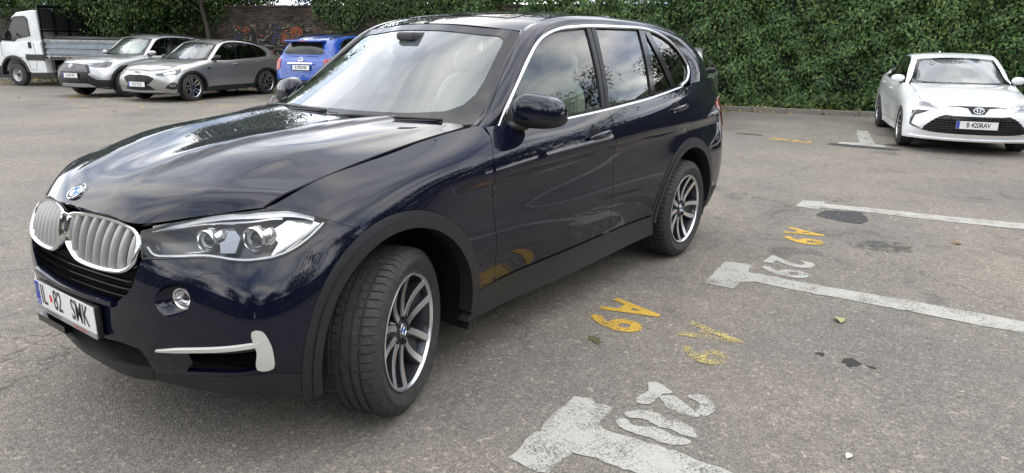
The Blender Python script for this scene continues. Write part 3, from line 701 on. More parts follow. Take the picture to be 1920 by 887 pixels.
for nm, q in (('door_pillar_trim', bp), ('rear_pillar_trim', cp), ('quarter_divider', dd)):
    L = [((q[0][0]+q[1][0])/2, (q[0][1]+q[1][1])/2), ((q[3][0]+q[2][0])/2, (q[3][1]+q[2][1])/2)]
    L = [L[0], L[1]]
    poly = [q[0], q[1], q[2], q[3]]
    panel(nm, S_side, poly, 'gloss_black' if nm != 'door_pillar_trim' else 'black_plastic', hero, gap=0, lift=-.002, depth=.02, h=.04)
bm_ = [((bp[0][0]+bp[1][0])/2, (bp[0][1]+bp[1][1])/2), ((bp[3][0]+bp[2][0])/2, (bp[3][1]+bp[2][1])/2)]
ribbon('pillar_gap', S_side, bm_, 'gap', hero, w=.005, lift=-.0012, thick=.002)
rub = [(a[0], a[1]) for a in full]
ribbon('window_seal', S_side, rub, 'gloss_black', hero, w=.020, lift=-.004, thick=.02, closed=True)
cen = crom([((a[0]*.62+b[0]*.38), (a[1]*.62+b[1]*.38)) for a, b in zip(do, dl)], 4)
beltc = [sv(x, z) for x, z in ((-2.93, 1.250), (-2.6, 1.222), (-2.3, 1.199), (-1.786, 1.171), (-1.378, 1.151), (-1.049, 1.133), (-.80, 1.130))]
ribbon('chrome_window_trim', S_side, cen+beltc, 'satin', hero, w=.024, lift=.006, thick=.012, closed=True, h=.025)
for s in (1, -1):                                            # mirror sail
    q = [(-.805, 1.142), (-.885, 1.235), (-.985, 1.325), (-.995, 1.25), (-.985, 1.145)]
    V = [(x, s*(float(gside(x, z))-.002), z) for x, z in q]; V2 = [(x, s*(float(gside(x, z))-.015), z) for x, z in q]
    n = len(q); MB().add(V+V2, [tuple(range(n)), tuple(range(2*n-1, n-1, -1))]+[(i, (i+1) % n, n+(i+1) % n, n+i) for i in range(n)]).build('mirror_sail', 'black_plastic', hero)
# wheels
make_wheel(hero, 0, .822, 1, .367, spin=.18); make_wheel(hero, 0, -.822, -1, .367, spin=1)
make_wheel(hero, -2.933, .825, 1, 0, spin=.72); make_wheel(hero, -2.933, -.825, -1, 0)
# underbody
mb = MB(); mb.box((-3.7, -.80, .22), (.45, .62, .34)); mb.box((-2.40, -.84, .24), (-.56, .84, .40)); mb.build('underbody', 'gap', hero)
# ---------------------------------------------------------------- front details of the dark blue car
def trange(poly, s0):
    """t interval inside a polygon at constant s"""
    ts = []
    for i in range(len(poly)):
        (a, b), (c, d) = poly[i], poly[(i+1) % len(poly)]
        if (a > s0) != (c > s0): ts.append(b+(d-b)*(s0-a)/(c-a))
    return (min(ts), max(ts)) if len(ts) >= 2 else None
def offs_surf(S, k):
    return lambda L: S.ev(L)+S.nrm(L)*k
def sweep(name, pts, side, up, sec, m, parent, mirror=True, closed=False, smooth=38):
    """section (a along side, b along up) swept along 3-D points"""
    V, F = [], []; q = len(sec); n = len(pts)
    for P, a, u in zip(pts, side, up): V += [P+a*c+u*d for c, d in sec]
    for i in range(n if closed else n-1):
        j = (i+1) % n; F += [(i*q+k, i*q+(k+1) % q, j*q+(k+1) % q, j*q+k) for k in range(q)]
    if not closed: F += [tuple(range(q-1, -1, -1)), tuple((n-1)*q+k for k in range(q))]
    V = np.array(V); o = [mobj(name, V, F, m, parent)]; o[0].data.set_sharp_from_angle(angle=R(smooth))
    if mirror: o.append(mobj(name, V*[1, -1, 1], [f[::-1] for f in F], m, parent)); o[1].data.set_sharp_from_angle(angle=R(smooth))
    return o
# kidney grilles
kd = [list(q) for q in OUT['kidney']]
for q in kd: q[0] = max(q[0], .022)
kd = crom([tuple(q) for q in kd], 2, True)
L = dens(kd, .015); P = S_body.ev(L); N = S_body.nrm(L); t = np.roll(P, -1, 0)-np.roll(P, 1, 0); t /= np.linalg.norm(t, axis=1)[:, None]; B = np.cross(N, t)
if ((P[0]-P.mean(0)) @ B[0]) < 0: B = -B                     # B points out of the opening
sec = [(.002, -.035), (.003, .006), (-.001, .012), (-.006, .014), (-.012, .011), (-.016, .003), (-.021, -.040)]
kid = sweep('kidney_grille', P, B, N, sec, 'chrome', hero, closed=True)
for gi, g in enumerate(kid):
    sg = 1 if gi == 0 else -1; n_s = 8
    s_lo, s_hi = min(q[0] for q in kd)+.020, max(q[0] for q in kd)-.012
    for k in range(n_s):
        sc = s_lo+(s_hi-s_lo)*(k+.42)/n_s; r = trange(kd, sc)
        if not r: continue
        T_ = np.linspace(r[0]+.012, r[1]-.012, 12); P = S_body.ev([(sc, a) for a in T_]); N = S_body.nrm([(sc, a) for a in T_])
        ax = np.gradient(P, axis=0); ax /= np.linalg.norm(ax, axis=1)[:, None]; sd_ = np.cross(N, ax)
        pf = np.sin(np.linspace(.25, PI-.25, 12))
        w = .038
        V, F = [], []
        sc_ = [(-.46, -.014), (-.42, .002), (-.30, .009), (-.12, .010), (.14, .005), (.38, -.008), (.44, -.024)]
        for P0, a, u, f in zip(P, sd_, N, pf): V += [(P0+a*w*c+u*(d-.004+.003*f))*[1, sg, 1] for c, d in sc_]
        q = len(sc_)
        for i in range(11): F += [((i*q+j), (i*q+j+1), (i+1)*q+j+1, (i+1)*q+j)[::(-sg)] for j in range(q-1)]
        mobj('slat', V, F, 'silver_plastic', g)
# nose strip between bonnet edge and grilles
# emblem on the bonnet
q0 = S_hood.inv(np.array([.800, 0]), (0, 1), (.02, 0)); p0 = S_hood.ev([q0])[0]; n0 = S_hood.nrm([q0])[0]; n0[1] = 0; n0 /= np.linalg.norm(n0)
roundel('bonnet_emblem', frame(tuple(Vector(p0)+Vector(n0)*.004), (0, 1, 0), z=tuple(n0)), .041, hero)
# headlights
hlo = OUT['headlight']
lens = panel('headlight', S_body, hlo, 'lens', hero, gap=.003, depth=.004, edge=False, h=.03, lift=.001)
bw = panel('headlight_bowl', S_body, hlo, M['lamp_bowl'] if 'lamp_bowl' in M else mat('lamp_bowl', (.045, .046, .05), .18), hero, gap=.002, lift=-.055, edge=False, h=.04)
M['lamp_silver'] = mat('lamp_reflector', (.80, .80, .80), .16, 1); M['lamp_white'] = mat('lamp_white', (.80, .80, .79), .22, .0, .6)
L = dens(hlo, .02); P = S_body.ev(L); N = S_body.nrm(L)
V = np.concatenate([P, P-N*.058]); n = len(P); F = [(i, (i+1) % n, n+(i+1) % n, n+i) for i in range(n)]
for s, o in zip((1, -1), lens):
    mobj('lamp_wall', V*[1, s, 1], F, 'interior', o)
ribbon('headlight_seal', S_body, hlo, 'gloss_black', hero, w=.008, lift=.0015, closed=True)
for s, o in zip((1, -1), lens):
    for key, rr, back in (('proj1', .032, .032), ('proj2', .036, .034)):
        q = OUT[key][0]; c = S_body.ev([q])[0]-S_body.nrm([q])[0]*back; f = Vector((.96, .27, -.03)).normalized()
        m4 = frame(c, f.cross(Vector((0, 0, 1))), z=(0, 0, 1))
        if s < 0: m4 = Matrix.Scale(-1, 4, (0, 1, 0)) @ m4
        MB().lathe([(rr+.012, -.03), (rr+.012, .012), (rr+.009, .017), (rr+.004, .016), (rr, .008), (rr-.002, -.012)], 28, m4).build('lamp_ring', 'lamp_silver', o, smooth=True, angle=35)
        MB().lathe([(rr-.002, -.012), (rr-.006, .000), (rr-.010, -.010)], 28, m4).build('light_ring', 'lamp_white', o, smooth=True)
        MB().lathe([(rr-.010, -.012), (rr*.62, .0), (rr*.33, .007), (0, .009)], 24, m4).build('projector_lens', 'frit', o, smooth=True)
        # chrome shroud beside each projector
        MB().lathe([(rr+.013, .004), (rr+.030, -.012), (rr+.034, -.035)], 14, m4, a0=R(140), a1=R(250)).build('lamp_shroud', 'lamp_silver', o, smooth=True)
    def strip(nm, key, w, lift, m, **k):
        r = ribbon(nm, S_body, crom(OUT[key], 4), m, o, w=w, lift=lift, thick=.003-lift*0, mirror=False, **k)[0]
        if s < 0:
            r.data.transform(Matrix.Scale(-1, 4, (0, 1, 0))); r.data.flip_normals()
    strip('brow_light', 'brow', .026, -.012, 'lamp_white'); strip('brow_bar', 'brow_low', .008, -.012, 'lamp_silver'); strip('running_light', 'drl', .007, -.006, 'lamp_white')
    for k in range(7):                                            # ribs of the side marker prism
        a = Vector(S_body.ev([(1.00+.012*k, .76+.006*k)])[0]); b = Vector(S_body.ev([(.93+.012*k, .715+.008*k)])[0]); nn = Vector(S_body.nrm([(1.0, .76)])[0])*.014
        a -= nn; b -= nn
        MB().tube([(a.x, s*a.y, a.z), (b.x, s*b.y, b.z)], .0045, 6).build('prism_rib', 'lamp_white', o, smooth=True)
    for k in range(3):
        a = Vector(S_body.ev([(.50+.03*k, .695+.012*k)])[0])-Vector(S_body.nrm([(.5, .69)])[0])*.02; b = Vector(S_body.ev([(.62+.03*k, .715+.012*k)])[0])-Vector(S_body.nrm([(.6, .7)])[0])*.02
        MB().tube([(a.x, s*a.y, a.z), (b.x, s*b.y, b.z)], .0028, 5).build('trim_bar', 'lamp_silver', o, smooth=True)
M['facets'] = mat('faceted_reflector', (.62, .62, .63), .2, 1, bump=(40, .5, .006))
for nm, key, lf in (('marker_reflector', 'prism', -.020), ('lamp_shroud', 'shroud1', -.026)):
    pr_ = panel(nm, S_body, OUT[key], 'facets' if key == 'prism' else 'lamp_grey', None, gap=0, lift=lf, depth=.01, h=.03)
    for o_, q_ in zip(pr_, lens): o_.parent = q_
# fog lamps in their round recess
fr = np.array(crom(OUT['fog_recess'], 4, True)); fc = np.array(OUT['fog_lamp'][0]); fcen = fr.mean(0)
inn = fc+(fr-fcen)*.62
V = np.concatenate([S_body.ev(fr)-S_body.nrm(fr)*.0, S_body.ev(fcen+(fr-fcen)*.93)-S_body.nrm(fr)*.012, S_body.ev(inn)-S_body.nrm(inn)*.040]); n = len(fr)
F = [(r*n+i, r*n+(i+1) % n, (r+1)*n+(i+1) % n, (r+1)*n+i) for r in range(2) for i in range(n)]+[tuple(2*n+i for i in range(n))]
for s in (1, -1):
    b = mobj('fog_lamp_recess', V*[1, s, 1], F if s > 0 else [f[::-1] for f in F], 'navy', hero)
    c = S_body.ev([fc])[0]-S_body.nrm([fc])[0]*.030; f = Vector((.95, .31, -.02)).normalized()
    m4 = frame(c, f.cross(Vector((0, 0, 1))), z=(0, 0, 1))
    if s < 0: m4 = Matrix.Scale(-1, 4, (0, 1, 0)) @ m4
    fl = MB().lathe([(.041, -.03), (.042, .014), (.040, .021), (.035, .022), (.031, .016), (.020, .000), (0, -.006)], 30, m4).build('fog_lamp', 'lamp_silver', hero, smooth=True, angle=40)
    MB().lathe([(.033, .018), (.020, .022), (0, .024)], 24, m4).build('fog_lens', 'lens', fl, smooth=True)
    MB().lathe([(.013, .002), (.010, .009), (0, .010)], 12, m4).build('bulb_shield', 'interior', fl, smooth=True)
# side intakes with pale trim
for k, t_ in enumerate((.20, .225, .25)):
    ribbon('intake_slat', S_body, [(.66, t_+.005), (.80, t_+.008), (.93, t_+.012)], 'gloss_black', hero, w=.012, lift=-.030, thick=.02)
tb = crom(OUT['trim_bar'], 4)
ribbon('bumper_blade', S_body, tb, 'white_trim', hero, w=.022, lift=.009, thick=.018, w_fn=lambda f: .35+.65*min(1, f*4))
panel('bumper_blade_end', S_body, crom(OUT['trim_post'], 3, True), 'white_trim', hero, gap=0, lift=.008, depth=.02, h=.02)
w_ = OUT['washer']; ribbon('washer_cover_gap', S_body, [(w_[0][0]-.01, w_[0][1]), w_[1], (w_[2][0], w_[2][1]+.002), w_[3]], 'gap', hero, w=.0022, lift=.0004, thick=.002)
# middle intake slats, ledge, lower intake slats
for z in (.652, .682, .712):
    ribbon('intake_slat', S_body, [(0, tz(0, z)), (.2, tz(.2, z)), (.40, tz(.4, z))], 'gloss_black', hero, w=.014, lift=-.022, thick=.03)
ribbon('bumper_ledge', S_body, crom([(0, tz(0, .620)), (.12, tz(.12, .620)), (ui[4][0], ui[4][1]-.004), (ui[3][0]-.01, ui[3][1]-.006)], 4), 'navy', hero, w=.024, lift=.014, thick=.02)
for z in (.355, .385, .415, .445):
    ribbon('lower_slat', S_body, [(0, tz(0, z)), (.2, tz(.2, z)), (.43, tz(.43, z-.005))], 'black_plastic', hero, w=.012, lift=-.030, thick=.03)
# number plate
px, pz = .9138, .479
ph = MB().box((.885, -.262, pz-.003), (px-.004, .262, pz+.121), bev=.004).build('plate_holder', 'black_plastic', hero, smooth=True, angle=30)
fx = frame((px-.003, 0, pz), (0, 1, 0), z=(.995, 0, -.06))
fx = frame((px-.0045, 0, pz+.004), (0, 1, 0), z=(1, 0, 0))
MB().prism([(-.26, .014), (.26, .014), (.26, .118), (-.26, .118)], .003, fx).build('number_plate', 'white_plate', ph)
MB().prism([(-.262, -.006), (.262, -.006), (.262, .013), (-.262, .013)], .006, fx).build('plate_strip', 'silver_plastic', ph)
MB().prism([(-.258, .016), (-.218, .016), (-.218, .116), (-.258, .116)], .0036, fx).build('country_band', 'eu_blue', ph)
text_on('plate_text', 'RO', .028, fx @ Matrix.Translation((-.238, .030, .0036)), 'white_plate', ph)
mb = MB()
for k in range(12):
    a = 2*PI*k/12; mb.prism([(-.238+.013*math.cos(a)+.0022*math.cos(b), .085+.013*math.sin(a)+.0022*math.sin(b)) for b in (0, 1.26, 2.5, 3.77, 5.0)], .0042, fx)
mb.build('plate_stars', 'yellow', ph)
for st, x in (('IL', -.180), ('82', -.052), ('SMK', .140)):
    V, F = text2d(st, .118, xscale=.66, bold=.001); mobj('plate_text', [fx @ Vector((x+a, .066+b, .0042)) for a, b in V], F, 'plate_black', ph, smooth=False)
MB().prism([(-.128, .072), (-.104, .072), (-.104, .104), (-.128, .104)], .0038, fx).build('plate_sticker', 'white_plate', ph)
MB().prism([(-.128+.003, .052), (-.105, .052), (-.105, .082), (-.125, .082)], .0040, fx).build('plate_sticker', 'text_red', ph)
text_on('strip_text', 'T 0756 200 864', .017, fx @ Matrix.Translation((.13, .003, .006)), 'text_red', ph)
text_on('strip_text', 'AUTOSERVICE.RO', .016, fx @ Matrix.Translation((-.10, .003, .006)), 'plate_black', ph)
MB().box((-.02, -.20, -.075), (.04, .05, -.045)).build('tow_cover', 'gloss_black', ph).location = (.86, -.12, .48)
# door mirrors
def blob(c, r, n=(2.4, 2.4, 2.4), nu=28, nv=18, fn=None):
    V, F = [], []
    sp = lambda a, e: math.copysign(abs(a)**(2/e), a)
    for j in range(nv+1):
        th = -PI/2+PI*j/nv
        for i in range(nu):
            a = 2*PI*i/nu; v = Vector((r[0]*sp(math.cos(th), n[0])*sp(math.cos(a), n[1]), r[1]*sp(math.cos(th), n[0])*sp(math.sin(a), n[1]), r[2]*sp(math.sin(th), n[2])))
            if fn: v = fn(v)
            V.append(Vector(c)+v)
    for j in range(nv):
        for i in range(nu): F.append((j*nu+i, j*nu+(i+1) % nu, (j+1)*nu+(i+1) % nu, (j+1)*nu+i))
    return V, F
for s in (1, -1):
    def shp(v):
        t = (v.y+.125)/.25                                    # 0 at the door, 1 at the tip
        v = v.copy(); v.x -= .065*t; v.z -= .018*t; v.z *= 1-.20*max(0, t-.4); return v
    def cut(V, F, lo, hi):
        keep = [f for f in F if all(lo <= V[i].z <= hi for i in f)]; return V, keep
    c0 = (-.890, .975, 1.226)
    V, F = blob(c0, (.084, .120, .098), (3.2, 3.2, 2.5), 40, 30, shp)
    zc_ = lambda v: 1.196-.02*(v.y-.97)
    top = [f for f in F if sum(V[i].z-zc_(V[i]) for i in f) > 0]; bot = [f for f in F if sum(V[i].z-zc_(V[i]) for i in f) <= .0]
    V = [Vector((v.x, v.y, min(v.z, 9) if v.z > zc_(v) else zc_(v)+(v.z-zc_(v))*.62)) for v in V]
    sgn = Vector((1, s, 1)); flip = 1 if s > 0 else -1
    W_ = [(v.x, v.y*s, v.z) for v in V]
    mr = mobj('door_mirror', W_, [f[::flip] for f in top], 'navy', hero)
    ctr = Vector(c0)
    W2 = [((v.x-c0[0])*1.015+c0[0], ((v.y-c0[1])*1.01+c0[1])*s, (v.z-c0[2])*1.01+c0[2]) for v in V]
    mobj('mirror_base', W2, [f[::flip] for f in bot], 'black_plastic', mr)
    gl = [(-.935-.05*k, 0, 0) for k in (0, 1)]
    MB().tube([(-.86, s*.82, 1.150), (-.86, s*.87, 1.155), (-.875, s*.93, 1.170)], [.030, .026, .030], 10).build('mirror_foot', 'black_plastic', mr, smooth=True)
# door handles
for s in (1, -1):
    for (c, rz, par) in (((-1.560, .955, 1.052), .075, door_l), ((-2.665, .952, 1.128), .085, rdoor)):
        par_ = par[0] if s > 0 else par[1]
        f_s = lambda x, z: S_body.ev([ixz(x, z)])[0][1]
        y0 = f_s(c[0]+.02, c[2]+.005)
        V, F = blob((c[0]+.03, y0-.004, c[2]+.008), (.062, .0055, .036), (2, 2, 2), 24, 8, lambda v: v)
        mobj('handle_cup', [(v.x, v.y*s, v.z) for v in V], [f[::1 if s > 0 else -1] for f in F], 'gap', par_)
        def hs(v):
            v = v.copy(); v.z += rz*(-v.x)*1.0; v.y += .012*(1-(v.x/.13)**2); v.z *= 1; return v
        V, F = blob((c[0], y0+.018, c[2]), (.128, .014, .019), (2.2, 2.0, 2.2), 30, 12, hs)
        h_ = mobj('door_handle', [(v.x, v.y*s, v.z) for v in V], [f[::1 if s > 0 else -1] for f in F], 'navy', par_)
        ln = [(c[0]+.12*k, (y0+.030-.010*k*k)*s, c[2]-.012+rz*(-.12*k)) for k in np.linspace(-.95, .95, 12)]
        MB().tube(ln, .0035, 6).build('handle_strip', 'satin', h_, smooth=True)
# fender vent recess line behind the front wheel
ribbon('bonnet_gap', S_hood, [(HU*k, HV-.001) for k in np.linspace(.01, .97, 30)], 'gap', hero, w=.007, lift=.0014, thick=.004)
# wipers
def scr_pt(u, v, k=.012): q = [(u, v)]; return S_screen.ev(q)[0]+S_screen.nrm(q)[0]*k
for pts, in (([(.035, .42), (.06, .25), (.085, .02), (.10, -.0)],), ):
    pass
def wiper(a, b, c):
    mb = MB(); f = lambda x, y, k=.016: Vector(S_screen.ev([(x, abs(y))])[0]*[1, 1 if y >= 0 else -1, 1])+Vector((.5, 0, .86))*k
    mb.tube([f(*a, .02), f(*b, .022), f(*c, .016)], [.012, .008, .006], 6)
    d = Vector(f(*c))-Vector(f(*b)); 
    mb.tube([f(*b, .008), f((b[0]+c[0])/2, (b[1]+c[1])/2, .007), f(*c, .007)], .0055, 5)
    mb.build('wiper', 'black_plastic', hero, smooth=True, angle=40)
wiper((.02, .05), (.045, .22), (.05, .62)); wiper((.02, -.62), (.06, -.45), (.075, .02))
MB().box((-.47, .02, 1.165), (-.40, .10, 1.205), bev=.01).build('wiper_cap', 'black_plastic', hero)
mb = MB(); mb.tube([(-.535, -.66, 1.175), (-.56, -.64, 1.235)], .008, 6); mb.build('wiper_arm_tip', 'silver_plastic', hero)
# roof aerial fin
V, F = blob((-3.25, 0, 1.70), (.11, .025, .06), (2, 2, 2), 16, 8, lambda v: Vector((v.x-(v.z*.9 if v.z > 0 else 0), v.y, v.z))); mobj('aerial_fin', V, F, 'navy', hero)
# ---------------------------------------------------------------- cabin
mb = MB(); mb.box((-3.5, -.80, .38), (-.65, .80, .46)); mb.box((-3.55, -.74, .46), (-3.35, .74, 1.1)); mb.build('cabin_floor', 'interior', hero)
S_dash = Surf([[(-.48, y, 1.05) for y in (-.72, -.36, 0, .36, .72)], [(-.75, y, 1.115-.01*abs(y)) for y in (-.72, -.36, 0, .36, .72)], [(-1.0, y, 1.10+.03*(.2 < y < .5)) for y in (-.72, -.36, 0, .36, .72)], [(-1.12, y, .98) for y in (-.72, -.36, 0, .36, .72)], [(-1.06, y, .70) for y in (-.72, -.36, 0, .36, .72)]])
a, b = np.meshgrid(np.linspace(0, S_dash.ku[-1], 20), np.linspace(0, S_dash.kv[-1], 24), indexing='ij'); uv = np.stack([a.ravel(), b.ravel()], 1)
mobj('dashboard', S_dash.ev(uv), [(i*24+j, i*24+j+1, (i+1)*24+j+1, (i+1)*24+j) for i in range(19) for j in range(23)], 'interior', hero)
def seat(x, y, w=.26, rear=False):
    s_ = MB(); V, F = blob((x, y, .62), (.27, w, .10), (3, 3, 3), 20, 10); s_.add(V, F)
    V, F = blob((x-.34, y, .98), (.085, w*.95, .36), (3, 3, 3), 20, 12, lambda v: Vector((v.x-v.z*.28, v.y, v.z))); s_.add(V, F)
    o = s_.build('seat', 'cream', hero, smooth=True)
    V, F = blob((x-.47, y, 1.41), (.055, .135, .095), (2.6, 2.6, 2.6), 16, 10); mobj('headrest', V, F, 'cream', o)
seat(-1.55, .38); seat(-1.55, -.38); seat(-2.45, .42, .30); seat(-2.45, -.42, .30)
sw = MB(); m4 = frame((-1.17, .37, 1.03), (0, 1, 0), z=(-.90, 0, .42))
n = 32; V, F = [], []
for k in range(n):
    a = 2*PI*k/n
    for j in range(8):
        b = 2*PI*j/8; V.append(m4 @ Vector(((.185+.015*math.cos(b))*math.cos(a), (.185+.015*math.cos(b))*math.sin(a), .015*math.sin(b))))
for k in range(n):
    for j in range(8): F.append((k*8+j, k*8+(j+1) % 8, ((k+1) % n)*8+(j+1) % 8, ((k+1) % n)*8+j))
sw.add(V, F); V, F = blob((0, 0, 0), (.075, .06, .03)); sw.add([m4 @ v for v in V], F); sw.tube([m4 @ Vector((-.18, 0, 0)), m4 @ Vector((.18, 0, 0))], .018, 6); sw.tube([m4 @ Vector((0, -.18, 0)), m4 @ Vector((0, 0, 0))], .018, 6)
sw.build('steering_wheel', 'interior', hero, smooth=True)
joined('headliner', S_roof, [(.03, 0), (.03, float(S_roof.kv[-1])-.02), (2.3, float(S_roof.kv[-1])-.02), (2.3, 0)], 'headliner', hero, gap=0, lift=-.04, edge=False, h=.08)
for s in (1, -1):
    MB().box((-3.0, s*.80, .46), (-.75, s*.845, 1.13)).build('door_lining', 'cream', hero)
    MB().tube([(-1.88, s*.66, 1.60), (-1.76, s*.80, 1.2)], .035, 8).build('pillar_lining', 'interior', hero, smooth=True)
V, F = blob((-1.02, 0, 1.50), (.03, .12, .045), (3, 3, 3)); mobj('rear_view_mirror', V, F, 'interior', hero)
MB().box((-1.12, -.07, 1.555), (-.99, .07, 1.60), bev=.015).build('sensor_pod', 'interior', hero)

RU_, RV_ = float(S_rear.ku[-1]), float(S_rear.kv[-1]); S_rear.flip = bool(S_rear.nrm([(RU_/2, .2)])[0][0] > 0)
joined('rear_hatch', S_rear, [(0, 0), (0, RV_), (RU_, RV_), (RU_, 0)], 'navy', hero, gap=0, h=.05)
joined('rear_glass', S_rear, [(.05, 0), (.05, RV_*.80), (.09, RV_*.88), (RU_-.10, RV_*.93), (RU_-.04, RV_*.80), (RU_-.03, 0)], 'frit', hero, gap=0, h=.05, lift=.004, depth=.006)
# ---------------------------------------------------------------- other parked cars: the same panel layout on warped surfaces
class Cut: pass
def warp(xm, zm, ym=((0, 0), (.97, .97)), post=None):
    c = Cut()
    def w(P):
        Q = np.array(P, float); x = np.interp(Q[..., 0], *zip(*sorted(xm))); z = np.interp(Q[..., 2], *zip(*sorted(zm))); y = np.interp(Q[..., 1], *zip(*sorted(ym)))
        Q = np.stack([x, y, z], -1)
        return post(Q, np.array(P, float)) if post else Q
    for k, S in (('body', S_body), ('side', S_side), ('screen', S_screen), ('hood', S_hood), ('roof', S_roof), ('frame', S_frame), ('rear', S_rear)):
        T = Surf(w(S.P)); T.ku, T.kv, T.flip = S.ku, S.kv, S.flip; setattr(c, k, T)
    # outward normals even where the warp is strong
    return c
def slope(drop, rake, zb, zt):
    """let the roof fall and the tail lean forward behind the centre pillar"""
    def f(Q, P):
        Q = Q.copy(); k = np.clip((Q[..., 2]-zb)/(zt-zb), 0, 1.1); r = smoothstep(-1.9, -3.5, P[..., 0])
        Q[..., 2] -= drop*k*r; Q[..., 0] += rake*k*smoothstep(-2.5, -3.6, P[..., 0]); return Q
    return f
def F_(c, y, z, g=None):
    return tuple(c.body.inv(np.array([y, z]), (1, 2), g or (y*1.1+.02, .45)))
def D_(c, x, z, g):
    return tuple(c.body.inv(np.array([x, z]), (0, 2), g))
BG = {}
def bg_wheel(parent, x, y, side, ro, w, steer=0, spin=0, face='rim_face', key='a'):
    if key not in BG:
        k = ro/.362; dk, fc = MB(), MB(); spoke_rim(dk, fc, hub=.085, lip=.116)
        s = (ro-.095)/.256*1.0
        me = tyre_mesh('tyre', ro=ro, ri=ro-.105, w=w/2, pitches=40, grooves=False)
        def sc(mb): mb.v = [(a*s, b*w/.265, c_*s) for a, b, c_ in mb.v]; return mb
        d = sc(dk).build('wheel', 'rim_dark', None, smooth=True, angle=30); f = sc(fc).build('rim_face', face, None, smooth=True, angle=30)
        bk = MB().lathe([(0, -.05), (ro-.11, -.05)], 24).build('barrel_back', 'gap', None)
        BG[key] = (me, d.data, f.data, bk.data)
        for o in (d, f, bk): bpy.data.objects.remove(o)
    me, d, f, bk = BG[key]
    o = link(bpy.data.objects.new('wheel', d), parent)
    o.matrix_local = Matrix.Translation((x, y, ro)) @ Matrix.Rotation(steer+(0 if side > 0 else PI), 4, 'Z') @ Matrix.Rotation(spin, 4, 'Y')
    for nm, m_ in (('tyre', me), ('rim_face', f), ('barrel_back', bk)): link(bpy.data.objects.new(nm, m_), o)
    return o
def plate(parent, m4, txt, w=.52, h=.11, band=True):
    p = MB().prism([(-w/2-.01, -h/2-.012), (w/2+.01, -h/2-.012), (w/2+.01, h/2+.006), (-w/2-.01, h/2+.006)], .012, m4).build('number_plate', 'black_plastic', parent)
    MB().prism([(-w/2, -h/2), (w/2, -h/2), (w/2, h/2), (-w/2, h/2)], .015, m4).build('plate_face', 'white_plate', p)
    if band: MB().prism([(-w/2+.002, -h/2+.002), (-w/2+.042, -h/2+.002), (-w/2+.042, h/2-.002), (-w/2+.002, h/2-.002)], .0158, m4).build('country_band', 'eu_blue', p)
    V, F = text2d(txt, .100, xscale=.72, bold=.0015); mobj('plate_text', [m4 @ Vector((a+.018, b, .0166)) for a, b in V], F, 'plate_black', p, smooth=False)
    return p
